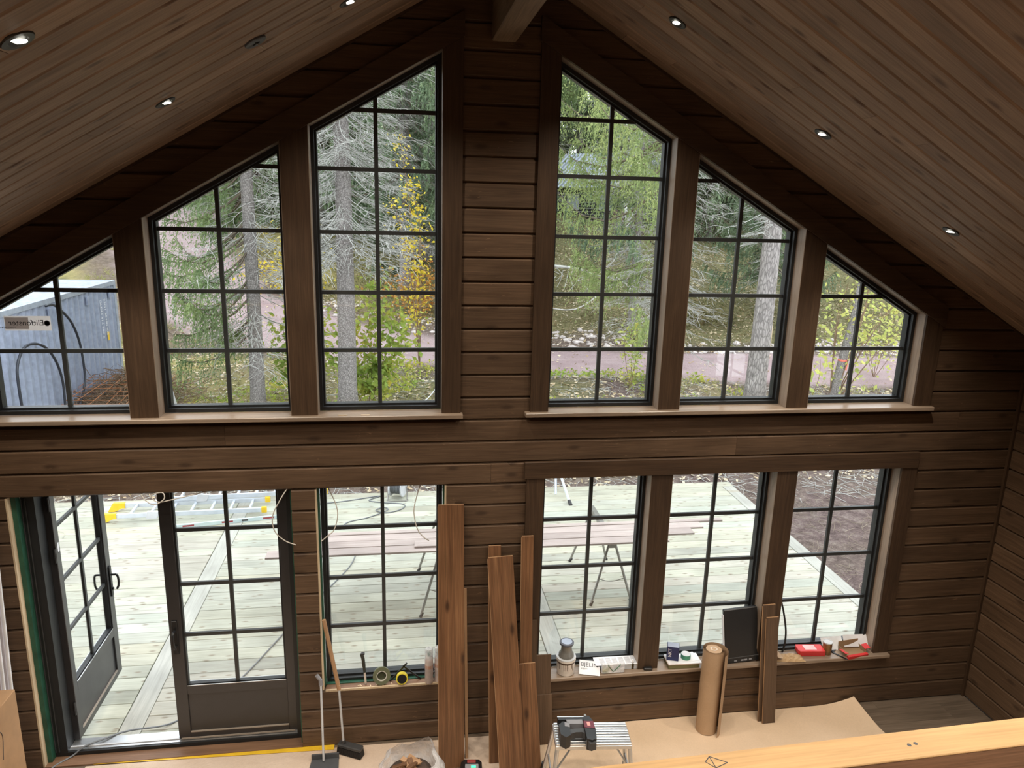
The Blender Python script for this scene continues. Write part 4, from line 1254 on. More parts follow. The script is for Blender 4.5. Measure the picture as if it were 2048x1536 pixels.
corrugated('side_panel', pf, lambda u, d, z: (HX-0.012-d, u, z), 0.14, HZ-0.1, mat_cont, ct)
corrugated('side_panel', pf, lambda u, d, z: (-HX+0.012+d, u, z), 0.14, HZ-0.1, mat_cont, ct)
pe = corr(9, -HX+0.1, HX-0.1, 0.036)
corrugated('end_panel', pe, lambda u, d, z: (u, HY-0.012-d, z), 0.14, HZ-0.1, mat_cont, ct)
corrugated('end_panel', pe, lambda u, d, z: (u, -HY+0.012+d, z), 0.14, HZ-0.1, mat_cont, ct)
corrugated('roof_panel', corr(20, -HY+0.05, HY-0.05, 0.045), lambda u, d, z: (z, u, HZ-0.048+d), -HX+0.04, HX-0.04, mat_cont_roof, ct)
f_ = MB()
for sx in (-1, 1):
    a, b = sorted((sx*HX, sx*(HX-0.06)))
    f_.box(a, b, -HY, HY, HZ-0.1, HZ); f_.box(a, b, -HY, HY, 0.0, 0.15)
    for sy in (-1, 1):
        c, d = sorted((sy*HY, sy*(HY-0.13)))
        f_.box(a, b, c, d, 0.15, HZ-0.1)
for sy in (-1, 1):
    c, d = sorted((sy*HY, sy*(HY-0.06)))
    f_.box(-HX+0.06, HX-0.06, c, d, HZ-0.1, HZ); f_.box(-HX+0.06, HX-0.06, c, d, 0, 0.15)
f_.build('corner_frame', mat_cont_roof, ct)
for y in (-0.6, 1.25, 2.55): MB().box(HX-0.02, HX+0.012, y, y+0.12, HZ-0.38, HZ-0.2).build('vent', mat_cont, ct)
for i, tx in enumerate(('GLDU 314 207 6', '22G1 30480 KG')):
    tx_o = text_mesh('stencil', tx, 0.13, plain('stencil_white_%d' % i, (0.75, 0.76, 0.78), 0.7), ct, (HX+0.004, 1.95+0.24*i, HZ-0.35), (Matrix.Rotation(PI/2, 3, 'Z') @ Matrix.Rotation(PI/2, 3, 'X') @ Matrix.Rotation(-PI/2, 3, 'Z')).to_euler())
    tx_o['kind'] = 'stuff'
MB().box(HX, HX+0.004, 2.22, 2.33, HZ-1.35, HZ-1.15).build('yellow_label', mat_yellow, ct)

lp = MB().tube(arc_pts([(-6.74, a, b) for a, b in [(9.05, -0.45), (8.9, 0.1), (8.85, 0.79), (8.91, 1.14), (9.19, 1.38), (9.58, 1.4), (10.01, 1.25), (10.31, 0.99), (10.51, 0.64), (10.57, 0.26), (10.5, -0.40)]], 6), 0.025, 8).build('black_pipe', mat_pipe, smooth=True)
tag(lp, 'closed loop of black plastic pipe leaning on the container side', 'pipe')
lp = MB().tube(arc_pts([(-6.72, a, b) for a, b in [(10.2, 2.02), (10.5, 2.0), (10.79, 1.86), (11.22, 1.54), (11.48, 1.12), (11.57, 0.67), (11.55, 0.23), (11.3, -0.1), (10.88, -0.4)]], 6), 0.025, 8).build('black_pipe', mat_pipe, smooth=True)
tag(lp, 'tall single arc of black plastic pipe against the container', 'pipe')

# heap of cut branches with a sheet of rusty mesh
bp_ = thing('brush_pile', 'heap of cut twigs and branches beside the container', 'brush pile', (-6.2, 12.2, gz(-6.2, 12.2)))
r_ = np.random.default_rng(90); N = 900
c_ = r_.normal(size=(N, 2))*np.array([0.65, 1.1]); hgt = 0.75*np.exp(-(c_[:, 0]/0.8)**2-(c_[:, 1]/1.4)**2)
cc = np.stack([c_[:, 0], c_[:, 1], hgt*r_.random(N)], -1)
a_ = r_.uniform(0, 2*PI, N); l_ = 0.3+0.7*r_.random(N)
e_ = np.stack([np.cos(a_)*l_, np.sin(a_)*l_, 0.25*r_.normal(size=N)], -1)*0.5
P_ = np.stack([cc-e_, cc+0.06*r_.normal(size=cc.shape), cc+e_], 1)
V, T = tubes(P_, np.broadcast_to(np.array([0.008, 0.007, 0.003]), (N, 3)))
tri_mesh('branches', V, T, mat_btwig, bp_)['kind'] = 'stuff'
ms = MB()
for i in range(9): ms.tube([(-0.9+0.22*i, -1.25, 0.35+0.12*math.sin(i)), (-0.7+0.22*i, 0.4, 0.62)], 0.006, 4)
for j in range(8): ms.tube([(-0.9, -1.2+0.22*j, 0.36+0.03*j), (0.95, -1.15+0.22*j, 0.34+0.035*j)], 0.006, 4)
mo = ms.build('rusty_mesh', plain('rust', (0.42, 0.17, 0.07), 0.9), loc=(-6.1, 11.9, gz(-6.1, 11.9)))
tag(mo, 'rust-orange wire mesh sheet lying over the twig heap', 'mesh')
wbd = MB().bbox(-0.09, 0.09, -0.012, 0.012, 0, 1.5, 0.004).build('leaning_board', mat_lgrey, loc=(-4.60, 10.6, -0.55), rot=(0.35, -0.22, 0.4))
tag(wbd, 'pale weathered board leaning below the slim spruce', 'board')
sk = MB().tube([(0, 0, -0.1), (-0.05, 0, 1.0)], 0.018, 8).build('marker_stake', mat_lgrey, loc=(-7.39, 20.67, gz(-7.39, 20.67)))
tag(sk, 'thin grey survey stake at the bend of the gravel road', 'stake')
sk = MB().bbox(-0.025, 0.025, -0.02, 0.02, -0.1, 0.8, 0.004).build('marker_stake', mat_raw, loc=(12.9, 18.9, gz(12.9, 18.9)))
tag(sk, 'pale wooden survey stake behind the pine trunk', 'stake')

# fallen birch limb across the tall window
fl = MB(); fl.tube(arc_pts([(4.6, 17.9, 2.3), (5.6, 18.1, 2.2), (6.4, 18.3, 1.95), (7.0, 18.4, 1.9), (7.6, 18.6, 1.5)], 6), [0.05-0.0013*i for i in range(25)], 8)
for q in range(26):
    a = Vector((4.8+rnd.random()*2.6, 18.2, 2.2-rnd.random()*0.5)); d = Vector((rnd.uniform(-.5, .5), rnd.uniform(-.2, .2), rnd.uniform(-.6, .7)))
    fl.tube(arc_pts([a, a+d*0.5+Vector((0.1*rnd.random(), 0, 0)), a+d], 3), 0.010, 5)
fl.tube(arc_pts([(4.5, 18, 1.0), (5.6, 18.1, 0.9), (6.6, 18.3, 1.5), (7.2, 18.5, 2.0)], 4), 0.022, 6)
fo = fl.build('crooked_limb', mat_twig); tag(fo, 'crooked lichen-grey limb hanging before the dark house', 'branch')
st_ = MB().tube(arc_pts([(0.1, 10.6, -0.35), (0.55, 11.1, -0.2), (0.85, 11.6, 0.02), (1.1, 12.0, 0.35), (1.3, 12.1, 0.4)], 6), 0.012, 6).build('bare_stick', mat_lgrey); tag(st_, 'pale bare curved stick poking up from the moss by the big trunk', 'stick')

# dark house on the hill
HXW, HYW = 13.4, 41.0
h_ = thing('dark_house', 'black timber house with a grey corrugated roof half hidden by spruces', 'house', (HXW, HYW, gz(HXW, HYW)-0.2), (0, 0, -0.87))
mat_hwall = plain('black_cladding', (0.035, 0.036, 0.04), 0.8)
mat_hroof = plain('corrugated_sheet', (0.30, 0.34, 0.40), 0.45, 0.3)
HL, HW_, HH = 3.6, 2.6, 2.5
MB().box(-HL, HL, -HW_, HW_, 0, HH).prism([(-HW_, HH), (HW_, HH), (0, HH+1.75)], 'x', -HL, HL).build('wall', mat_hwall, h_)
bd_ = MB()
for k in range(13): bd_.box(-HL, HL+0.012, -HW_-0.012, -HW_, 0.12+0.17*k, 0.135+0.17*k); bd_.box(HL, HL+0.012, -HW_, HW_, 0.12+0.17*k, 0.135+0.17*k)
bd_.build('board_joint', mat_lgrey, h_)
for sy in (-1, 1):
    pr = corr(26, -HL-0.4, HL+0.4, 0.05)
    y0_, z0_ = sy*(HW_+0.5), HH-0.38; y1_, z1_ = 0, HH+1.80
    V = [(u, y0_, z0_+d+0.06) for u, d in pr]+[(u, y1_, z1_+d+0.06) for u, d in pr]; n = len(pr)
    raw_mesh('roof_sheet', V, [(i, i+1, n+i+1, n+i) for i in range(n-1)], mat_hroof, h_)
    for u in (-HL-0.42, HL+0.36):
        q = MB(); q.add([(u, y0_, z0_-0.08), (u+0.06, y0_, z0_-0.08), (u+0.06, y1_, z1_-0.08), (u, y1_, z1_-0.08), (u, y0_, z0_+0.12), (u+0.06, y0_, z0_+0.12), (u+0.06, y1_, z1_+0.12), (u, y1_, z1_+0.12)], [(0,1,2,3),(4,7,6,5),(0,4,5,1),(1,5,6,2),(2,6,7,3),(3,7,4,0)])
        q.build('bargeboard', mat_lgrey, h_)
for x in (-1.8, 0.6):
    w_ = MB().box(x, x+0.9, -HW_-0.03, -HW_+0.02, 0.9, 1.8).build('window', mat_lgrey, h_)
    MB().box(x+0.08, x+0.82, -HW_-0.035, -HW_-0.028, 0.98, 1.72).build('pane', plain('far_glass', (0.5, 0.55, 0.6), 0.1), w_)
bb = MB().bbox(-0.35, 0.35, -0.3, 0.3, 0, 0.95, 0.03).build('barrel_bin', plain('red_brown_bin', (0.13, 0.075, 0.065), 0.6), loc=(12.35, 37.0, gz(12.35, 37.0)-0.05)); tag(bb, 'dark red-brown bin standing in front of the black house', 'bin')
bb = MB().bbox(-0.3, 0.3, -0.03, 0.03, 0, 1.5, 0.01).build('white_sheet_board', mat_white, loc=(13.25, 36.9, gz(13.25, 36.9)-0.05), rot=(-0.2, -0.12, 0)); tag(bb, 'tilted white sheet leaning beside the bin at the black house', 'board')

# ------------------------------------------------------------------ on the deck
def ladder(label, loc, rz, L, w, n, z0, feet=True, tilt=0.0):
    t = thing('ladder', label, 'ladder', (loc[0], loc[1], DZ), (0, tilt, rz))
    for s_ in (0, w):
        MB().bbox(0, L, s_-0.013, s_+0.013, z0, z0+0.065, 0.004).build('rail', mat_alu_w, t)
        if feet:
            MB().prism([(-0.16, z0-0.045), (-0.07, z0-0.045), (0.02, z0+0.0), (0.06, z0+0.0), (0.06, z0+0.075), (-0.09, z0+0.075)], 'y', s_-0.024, s_+0.024).build('foot', mat_yellow, t)
        MB().bbox(L-0.02, L+0.05, s_-0.02, s_+0.02, z0-0.008, z0+0.075, 0.006).build('end_cap', mat_yellow, t)
        MB().prism([(0.42, z0-0.02), (0.56, z0-0.02), (0.6, z0+0.07), (0.45, z0+0.085)], 'y', s_-0.018, s_+0.018).build('bracket', mat_lgrey, t)
    for k in range(n):
        x = 0.22+(L-0.4)*k/(n-1)
        MB().box(x-0.014, x+0.014, 0.013, w-0.013, z0+0.02, z0+0.048).build('rung', mat_alu_w, t)
    return t
ladder('silver ladder with yellow feet lying flat at the near side of the ladder pair', (-3.80, 4.66), 0.03, 1.92, 0.36, 7, 0.05)
ladder('second silver ladder with rungs showing, lying along the far deck edge', (-3.25, 5.02), 0.05, 2.15, 0.34, 8, 0.125, feet=False)
lv = thing('spirit_level', 'long silver spirit level with red bubble windows on the deck', 'level', (-2.28, 4.485, DZ), (0, 0, 0.168))
MB().bbox(-0.68, 0.68, -0.012, 0.012, 0, 0.055, 0.003).build('body', plain('level_pale', (0.55, 0.66, 0.68), 0.4, 0.2), lv)
for x in (-0.5, -0.02, 0.5): MB().box(x-0.07, x+0.07, -0.0135, -0.011, 0.018, 0.04).build('bubble_window', plain('dark_red', (0.3, 0.05, 0.06), 0.4), lv)
MB().box(0.16, 0.24, -0.0135, -0.011, 0.015, 0.042).build('badge', mat_dgrey, lv)
kn = MB().bbox(-0.06, 0.06, -0.012, 0.012, 0, 0.02, 0.005).box(0.06, 0.13, -0.008, 0.008, 0.006, 0.010).build('utility_knife', plain('blue_grey_plastic', (0.10, 0.14, 0.25), 0.5), loc=(-1.73, 4.36, DZ), rot=(0, 0, -0.2)); tag(kn, 'small blue-grey utility knife dropped on the deck near the level', 'knife')
rl_ = thing('cable_reel', 'grey cable reel on a wire stand at the far deck edge', 'cable reel', (-0.06, 5.18, DZ))
Mr = Matrix.Translation((0, 0, 0.17)) @ Matrix.Rotation(PI/2, 4, 'Y') @ Matrix.Rotation(0.35, 4, 'X')
for z in (-0.10, 0.08): smooth_angle(MB().lathe([(0.02, z), (0.135, z), (0.14, z+0.01), (0.135, z+0.02), (0.02, z+0.02)], 24, M=Mr).build('flange', mat_lgrey, rl_))
cc_ = MB()
for k in range(7): cc_.lathe([(0.09, -0.08+0.024*k), (0.105, -0.068+0.024*k), (0.09, -0.056+0.024*k)], 20, M=Mr)
cc_.build('wound_cable', mat_gcable, rl_)
MB().tube(arc_pts([(-0.13, 0.02, 0.17), (-0.14, -0.06, 0.02), (-0.12, -0.14, 0.006), (0.12, -0.14, 0.006), (0.14, -0.06, 0.02), (0.13, 0.02, 0.17)], 5), 0.009, 6).build('stand', mat_steel, rl_)
cb = MB().tube(arc_pts([(-1.2, 5.02, DZ+0.008), (-0.8, 5.1, DZ+0.008), (-0.317, 5.25, DZ+0.008), (-0.47, 5.1, DZ+0.008), (-0.28, 5.0, DZ+0.008), (0.02, 4.92, DZ+0.008), (0.0, 4.75, DZ+0.008), (-0.2, 4.63, DZ+0.008), (-0.36, 4.72, DZ+0.012), (-0.26, 4.80, DZ+0.016), (-0.2, 4.70, DZ+0.02), (-0.45, 4.5, DZ+0.008), (-0.72, 4.36, DZ+0.008), (-0.78, 4.2, DZ+0.008)], 7), 0.008, 6).build('extension_cord', mat_gcable, smooth=True); tag(cb, 'grey extension cord looping over the deck from the reel', 'cord')
cb = MB().tube(arc_pts([(-0.56, 3.55, DZ+0.008), (-0.566, 3.40, DZ+0.008), (-0.62, 3.1, DZ+0.008), (-0.784, 2.687, DZ+0.008), (-0.95, 2.35, DZ+0.008), (-1.172, 1.772, DZ+0.008), (-1.46, 1.039, DZ+0.008), (-1.70, 0.72, DZ+0.008), (-1.90, 0.50, DZ+0.009), (-2.15, 0.32, 0.03), (-2.30, 0.20, 0.062), (-2.41, 0.135, 0.060), (-2.48, 0.09, 0.022), (-2.575, 0.0, 0.012), (-2.60, -0.12, 0.012), (-2.585, -0.3, 0.012), (-2.5, -0.55, 0.012)], 6), 0.007, 6).build('power_cord', mat_gcable, smooth=True); tag(cb, 'dark cord running from the deck over the threshold into the room', 'cord')

def sawhorse(label, x0, x1, y0, y1, ztop):
    xc = (x0+x1)/2; yc = (y0+y1)/2
    t = thing('sawhorse', label, 'sawhorse', (xc, yc, DZ), group='folding steel sawhorses on the deck')
    h = ztop-DZ; hx = (x1-x0)/2; hy = (y1-y0)/2
    MB().bbox(-0.028, 0.028, -hy+0.02, hy-0.02, h-0.05, h, 0.004).build('crossbar', mat_steel, t)
    for sy in (-1, 1):
        for sx in (-1, 1):
            lg = MB().tube([(sx*hx, sy*hy, 0.01), (sx*0.03, sy*(hy-0.10), h-0.05)], 0.014, 8).build('leg', mat_steel, t)
            MB().tube([(sx*(hx+0.005), sy*(hy+0.004), 0), (sx*(hx-0.02), sy*(hy-0.01), 0.05)], 0.017, 8).build('rubber_foot', mat_black, lg)
        ch = [(-hx*0.62+2*hx*0.62*k/8, sy*(hy-0.035), h*0.40-0.035*math.sin(PI*k/8)) for k in range(9)]
        MB().tube(ch, 0.005, 5).build('chain', mat_steel, t)
        MB().bbox(-0.045, 0.045, sy*(hy-0.09)-0.008, sy*(hy-0.09)+0.008, h-0.11, h-0.05, 0.003).build('hinge_plate', mat_steel, t)
    return t
sawhorse('steel sawhorse standing fully in view under the boards', 2.03, 2.49, 1.955, 2.98, 0.66)
sawhorse('steel sawhorse half hidden by the tall oak plank', 0.185, 0.65, 1.915, 2.91, 0.66)
def bench(label, x0, x1, y0, y1, z):
    o = MB().bbox(-(x1-x0)/2, (x1-x0)/2, -(y1-y0)/2, (y1-y0)/2, 0, 0.021, 0.002).build('trestle_board', mat_pinkboard, loc=((x0+x1)/2, (y0+y1)/2, z)); tag(o, label, 'board', 'boards laid over the sawhorses')
bench('pinkish board on the sawhorses, second from the far side', -1.15, 3.36, 2.20, 2.34, 0.66)
bench('pinkish board on the sawhorses, third from the far side', -1.15, 3.20, 2.06, 2.195, 0.66)
bench('pinkish board nearest the windows on the sawhorses', -1.35, 2.85, 1.90, 2.045, 0.66)
bench('short pale board lying on top of the others on the sawhorses', 0.125, 1.05, 1.97, 2.11, 0.682)
bench('narrow long board at the far side of the sawhorses', -0.9, 3.66, 2.36, 2.43, 0.66)
tp = thing('trestle', 'silver pole leg of a trestle standing far out on the deck', 'trestle', (2.43, 4.69, DZ))
MB().tube([(0, 0, 0.0), (-0.10, 0.55, 0.42), (-0.2, 1.1, 0.9)], 0.02, 8).build('pole', mat_alu_w, tp)
MB().tube([(-0.16, 0.30, 0.05), (-0.12, 0.55, 0.42), (-0.2, 1.1, 0.9)], 0.018, 8).build('pole', mat_alu_w, tp)
MB().tube([(0.003, -0.01, 0.0), (-0.012, 0.06, 0.05)], 0.027, 8).build('rubber_foot', mat_black, tp)
# ================================================================== THINGS IN THE ROOM
def plank(label, top, base, w, th=0.014, mat=None, group='loose planks standing against the wall', name='oak_plank', ends=True):
    """plank whose front-top centre is at top and foot at base (x,y,z)"""
    T_, B_ = Vector(top), Vector(base)
    d = T_-B_; L = d.length; zax = d.normalized()
    xax = Vector((1, 0, 0)); xax = (xax-zax*xax.dot(zax)).normalized()
    yax = zax.cross(xax)
    M3 = Matrix((xax, yax, zax)).transposed()
    t = thing(name, label, 'plank', B_, M3.to_euler(), group)
    MB().bbox(-w/2, w/2, -th/2, th/2, 0.0, L, 0.0015).build('board', mat or mat_oak, t)
    if ends:
        MB().box(-w/2-0.004, -w/2, -0.003, 0.003, 0.0, L-0.01).build('tongue', mat_batten, t)
        MB().box(-w/2+0.002, w/2-0.002, -th/2+0.002, th/2-0.002, L, L+0.003).build('end_lip', mat_batten, t)
    return t
plank('widest and tallest brown oak plank, leaning at the edge of the middle window', (0.358, -0.02, 2.00), (0.352, -0.352, 0.008), 0.190)
plank('thin pale batten just showing beside the tallest oak plank', (0.470, -0.012, 1.31), (0.475, -0.26, 0.006), 0.022, 0.018, mat_batten, name='wooden_batten', ends=False)
plank('narrow oak strip peeping out behind the knotty middle plank', (0.690, -0.015, 1.655), (0.690, -0.335, 0.006), 0.094, 0.014)
plank('knotty wide oak plank in the middle of the pier, slightly tilted', (0.728, -0.06, 1.585), (0.80, -0.49, 0.008), 0.190)
plank('slim oak plank with a dark knot at its top corner', (0.935, -0.040, 1.735), (0.925, -0.27, 0.006), 0.090)
plank('short dark slat behind the slim oak plank', (1.0, -0.032, 1.02), (1.0, -0.20, 0.006), 0.060, 0.012, mat_oak_dark, ends=False)
plank('short oak offcut in front of the slim plank', (0.930, -0.205, 0.76), (0.955, -0.46, 0.008), 0.132)
plank('square-ended dark offcut beside the window sill', (1.085, -0.078, 0.74), (1.085, -0.150, 0.006), 0.122, 0.012, mat_oak_dark, ends=False)
plank('lowest dark offcut leaning below the window sill', (1.095, -0.115, 0.41), (1.098, -0.185, 0.006), 0.126, 0.012, mat_oak_dark, ends=False)
plank('rear dark brown plank leaning on the window post behind its twin', (2.960, -0.035, 1.035), (2.985, -0.125, 0.006), 0.108, 0.014, mat_oak_dark)
plank('front dark brown plank leaning on the window post', (2.990, -0.055, 0.930), (3.010, -0.155, 0.006), 0.108, 0.014, mat_oak_dark)

# paper on the floor
def sheet(name, label, fn, nu, nv, mat, cat):
    V = [fn(i/(nu-1), j/(nv-1)) for i in range(nu) for j in range(nv)]
    top = len(V)
    V += [(v[0], v[1], v[2]-0.0007) for v in V]
    F = [(i*nv+j, (i+1)*nv+j, (i+1)*nv+j+1, i*nv+j+1) for i in range(nu-1) for j in range(nv-1)]
    F += [(f[3]+top, f[2]+top, f[1]+top, f[0]+top) for f in F]
    o = raw_mesh(name, V, F, mat, smooth=True); tag(o, label, cat); return o
wr = random.Random(4)
def right_paper(u, v):
    x = 1.03+u*(2.83+0.16*v*1.6); y = -0.004+0.012*u-v*1.6
    k = max(0, (u-0.86)/0.14); q = max(0, 1-v/0.22)
    z = 0.004+0.085*(k**2)*(q**1.3)+0.004*math.sin(9*u+3*v)*math.sin(5*v)**2
    return (x, y-0.03*k*q, z)
sheet('floor_paper', 'smooth kraft paper runner on the floor, its far corner curling up', right_paper, 60, 30, mat_kraft, 'paper')
def left_paper(u, v):
    x = -2.35+u*3.46; y = -0.012-0.03*u-v*1.6
    z = 0.0024+0.0022*(1+math.sin(23*u+7*v)*math.cos(17*v-9*u))*(0.3+0.7*u)
    return (x, y, z)
sheet('floor_paper', 'creased pinkish protective paper on the floor before the door and planks', left_paper, 90, 40, mat_kraft_w, 'paper')
tp_ = MB().add([(-2.3, -0.002, 0.0075), (-0.54, -0.052, 0.0085), (-0.54, 0.000, 0.0085), (-2.3, 0.052, 0.0075), (-2.3, -0.002, 0.0068), (-0.54, -0.052, 0.0078), (-0.54, 0.000, 0.0078), (-2.3, 0.052, 0.0068)], [(0,1,2,3),(7,6,5,4),(0,4,5,1),(1,5,6,2),(2,6,7,3),(3,7,4,0)]).build('floor_tape', mat_tape_y); tag(tp_, 'strip of yellow tape along the paper edge by the door', 'tape')

# roll of kraft paper
pr = thing('paper_roll', 'upright roll of brown kraft paper with a loose outer flap', 'paper roll', (2.455, -0.165, 0.006))
H_ = 0.745
sp = []
n_ = 150
V = []; F = []
for i in range(n_+1):
    t_ = i/n_
    a = -1.20+(1-t_)*2*PI*4
    r__ = 0.062+0.026*t_
    if t_ > 0.86: r__ += 0.034*((t_-0.86)/0.14)**1.3
    V += [(r__*math.cos(a), r__*math.sin(a), 0), (r__*math.cos(a), r__*math.sin(a), H_)]
F = [(2*i, 2*i+1, 2*i+3, 2*i+2) for i in range(n_)]
o = raw_mesh('wound_sheet', V, F, mat_kraft_roll, pr, smooth=True)
MB().lathe([(0.024, 0.0), (0.062, 0.0), (0.062, H_-0.004), (0.030, H_-0.002), (0.024, H_-0.002)], 32).build('inner_layers', mat_kraft_roll, pr)
smooth_angle(MB().lathe([(0.018, 0.01), (0.029, 0.01), (0.029, H_), (0.018, H_), (0.018, 0.01)], 24).build('cardboard_core', plain('pale_core', (0.62, 0.52, 0.42), 0.8), pr))

# aluminium step platform
sp_ = thing('step_platform', 'folding aluminium step platform with ribbed top on the floor paper', 'step stool', (1.325, -0.70, 0.006), (0, 0, -0.096))
HT = 0.50
MB().bbox(-0.27, 0.27, -0.118, 0.118, HT-0.045, HT-0.014, 0.003).build('top_frame', mat_alu, sp_)
for k in range(9):
    y = -0.105+0.026*k
    MB().bbox(-0.265, 0.265, y-0.008, y+0.008, HT-0.016, HT, 0.003).build('tread_rib', mat_alu, sp_)
for sx in (-1, 1):
    for sy in (-1, 1):
        b_ = (sx*0.315, sy*0.20, 0.0) if sy > 0 else (sx*0.30, -0.17, 0)
        lg = MB()
        lg.tube([b_, (sx*0.255, sy*0.10, HT-0.03)], 0.015, 8)
        lo_ = lg.build('leg', mat_alu, sp_)
        MB().tube([(b_[0]*1.01, b_[1]*1.01, 0), (b_[0]*0.975, b_[1]*0.96, 0.085)], 0.021, 8).build('rubber_foot', mat_black, lo_)
    MB().tube([(sx*0.16, -0.10, HT-0.04), (sx*0.275, -0.13, HT-0.22)], 0.007, 6).build('brace', mat_alu, sp_)
    MB().tube([(sx*0.285, 0.14, 0.20), (sx*0.285, -0.135, 0.20)], 0.008, 6).build('spreader', mat_alu, sp_)

# cordless nail gun lying on the platform
gun = thing('nail_gun', 'black cordless nail gun lying on the aluminium platform', 'nail gun', (1.205, -0.715, HT+0.0065), (0, 0, -0.06))
gun.scale = (1.1, 1.1, 1.1)
def gp(name, poly, z0, z1, mat): return MB().prism([(x, y) for x, y in poly], 'z', z0, z1).build(name, mat, gun)
gp('head', [(0.045, -0.135), (0.075, -0.15), (0.105, -0.135), (0.115, -0.05), (0.112, 0.03), (0.095, 0.075), (0.06, 0.075), (0.048, 0.0)], 0.004, 0.085, mat_black)
gp('red_band', [(0.048, -0.035), (0.113, -0.045), (0.113, 0.02), (0.05, 0.025)], 0.003, 0.088, plain('maroon_plastic', (0.14, 0.015, 0.03), 0.4))
gp('badge', [(0.068, -0.02), (0.088, -0.022), (0.088, 0.012), (0.068, 0.014)], 0.088, 0.0885, plain('pink_badge', (0.8, 0.35, 0.32), 0.5))
gp('handle', [(-0.05, -0.065), (-0.01, -0.05), (0.03, -0.05), (0.055, -0.075), (0.055, -0.01), (0.025, -0.015), (-0.02, -0.018), (-0.055, -0.028)], 0.02, 0.065, mat_dgrey)
gp('battery', [(-0.115, -0.09), (-0.085, -0.12), (-0.052, -0.10), (-0.045, 0.01), (-0.085, 0.025), (-0.115, 0.0)], 0.0, 0.088, mat_black)
gp('battery_clip', [(-0.078, -0.02), (-0.048, -0.03), (-0.044, 0.005), (-0.075, 0.02)], 0.088, 0.0895, mat_grey)
gp('magazine', [(-0.105, 0.078), (0.075, 0.068), (0.075, 0.098), (-0.108, 0.106)], 0.015, 0.06, mat_black)
gp('magazine_rail', [(-0.108, 0.10), (0.07, 0.092), (0.07, 0.099), (-0.108, 0.108)], 0.06, 0.063, mat_alu)
gp('brace', [(-0.085, 0.018), (-0.055, 0.018), (-0.06, 0.08), (-0.085, 0.08)], 0.02, 0.05, mat_black)
gp('side_plate', [(-0.05, 0.03), (0.05, 0.025), (0.05, 0.066), (-0.055, 0.07)], 0.02, 0.066, mat_grey)
gp('nose', [(0.06, 0.07), (0.095, 0.07), (0.084, 0.125), (0.074, 0.125)], 0.02, 0.06, mat_steel)
gp('tail_cap', [(0.058, -0.165), (0.10, -0.16), (0.105, -0.13), (0.05, -0.13)], 0.02, 0.07, mat_dgrey)

# battery charger, bag of offcuts
ch = thing('battery_charger', 'black battery charger with red button and green light on the floor', 'charger', (0.49, -0.448, 0.006), (0, 0, -0.1))
MB().prism([(-0.085, 0.0), (0.085, 0.0), (0.08, 0.06), (0.055, 0.085), (-0.05, 0.085), (-0.075, 0.06)], 'y', -0.07, 0.07).build('body', mat_black, ch)
MB().bbox(-0.03, 0.035, 0.03, 0.06, 0.083, 0.095, 0.003).build('button', plain('dull_red', (0.25, 0.03, 0.03), 0.5), ch)
MB().bbox(-0.045, 0.055, -0.05, 0.02, 0.083, 0.09, 0.003).build('display_plate', mat_grey, ch)
MB().box(0.0, 0.035, -0.02, 0.0, 0.0895, 0.091).build('green_light', mat_led, ch)

def film_mat():
    m = NT('clear_plastic_film')
    tr = m.new('ShaderNodeBsdfTransparent'); tr.inputs[0].default_value = (0.95, 0.95, 0.97, 1)
    m.b.inputs['Base Color'].default_value = (0.85, 0.86, 0.88, 1); m.b.inputs['Roughness'].default_value = 0.2
    n = m.noise(m.coords((1, 1, 1)), 14.0, 4, 0.6, 1.0)
    mx = m.new('ShaderNodeMixShader'); m.link(m.ramp(n, [(0.35, (0.30,)*3), (0.7, (0.85,)*3)]), mx.inputs[0])
    m.link(tr.outputs[0], mx.inputs[1]); m.link(m.b.outputs[0], mx.inputs[2])
    m.link(mx.outputs[0], m.n['Material Output'].inputs['Surface'])
    m.bump(n, 0.5, 0.02)
    return m.m
mat_film = film_mat()
bg = thing('plastic_bag', 'clear plastic sack of wood offcuts slumped beside the tallest plank', 'bag', (0.04, -0.50, 0.008))
V = []; F = []; nA, nB = 40, 12
br_ = random.Random(8)
offs = [br_.uniform(-0.03, 0.03) for _ in range(nA)]
for j in range(nB+1):
    t_ = j/nB
    for i in range(nA):
        a = 2*PI*i/nA
        rr = (0.20+0.05*math.sin(PI*t_)+0.018*math.sin(5*a+4*t_)+0.010*math.sin(11*a-7*t_))*(1-0.12*t_)
        z = 0.24*t_**0.9+0.03*t_*math.sin(3*a)+0.05*t_*math.cos(a-0.6)
        V.append((rr*math.cos(a), rr*math.sin(a)*0.9, z))
for j in range(nB):
    for i in range(nA):
        k = (i+1) % nA
        F.append((j*nA+i, j*nA+k, (j+1)*nA+k, (j+1)*nA+i))
raw_mesh('film', V, F, mat_film, bg, smooth=True)
MB().sphere((0, 0, 0.10), 0.17, 16, 8, (1, 0.9, 0.5)).build('dark_debris', plain('dark_debris', (0.06, 0.04, 0.03), 0.9, var=0.4), bg)
for k in range(9):
    a = br_.uniform(0, 6.28); r__ = br_.uniform(0, 0.11)
    o = MB().bbox(-0.055, 0.055, -0.02, 0.02, -0.008, 0.008, 0.002).build('wood_offcut', mat_batten if k % 2 else mat_oak, bg, loc=(r__*math.cos(a), r__*math.sin(a), 0.175+0.01*k/3), rot=(br_.uniform(-.5, .5), br_.uniform(-.5, .5), br_.uniform(0, 3)))

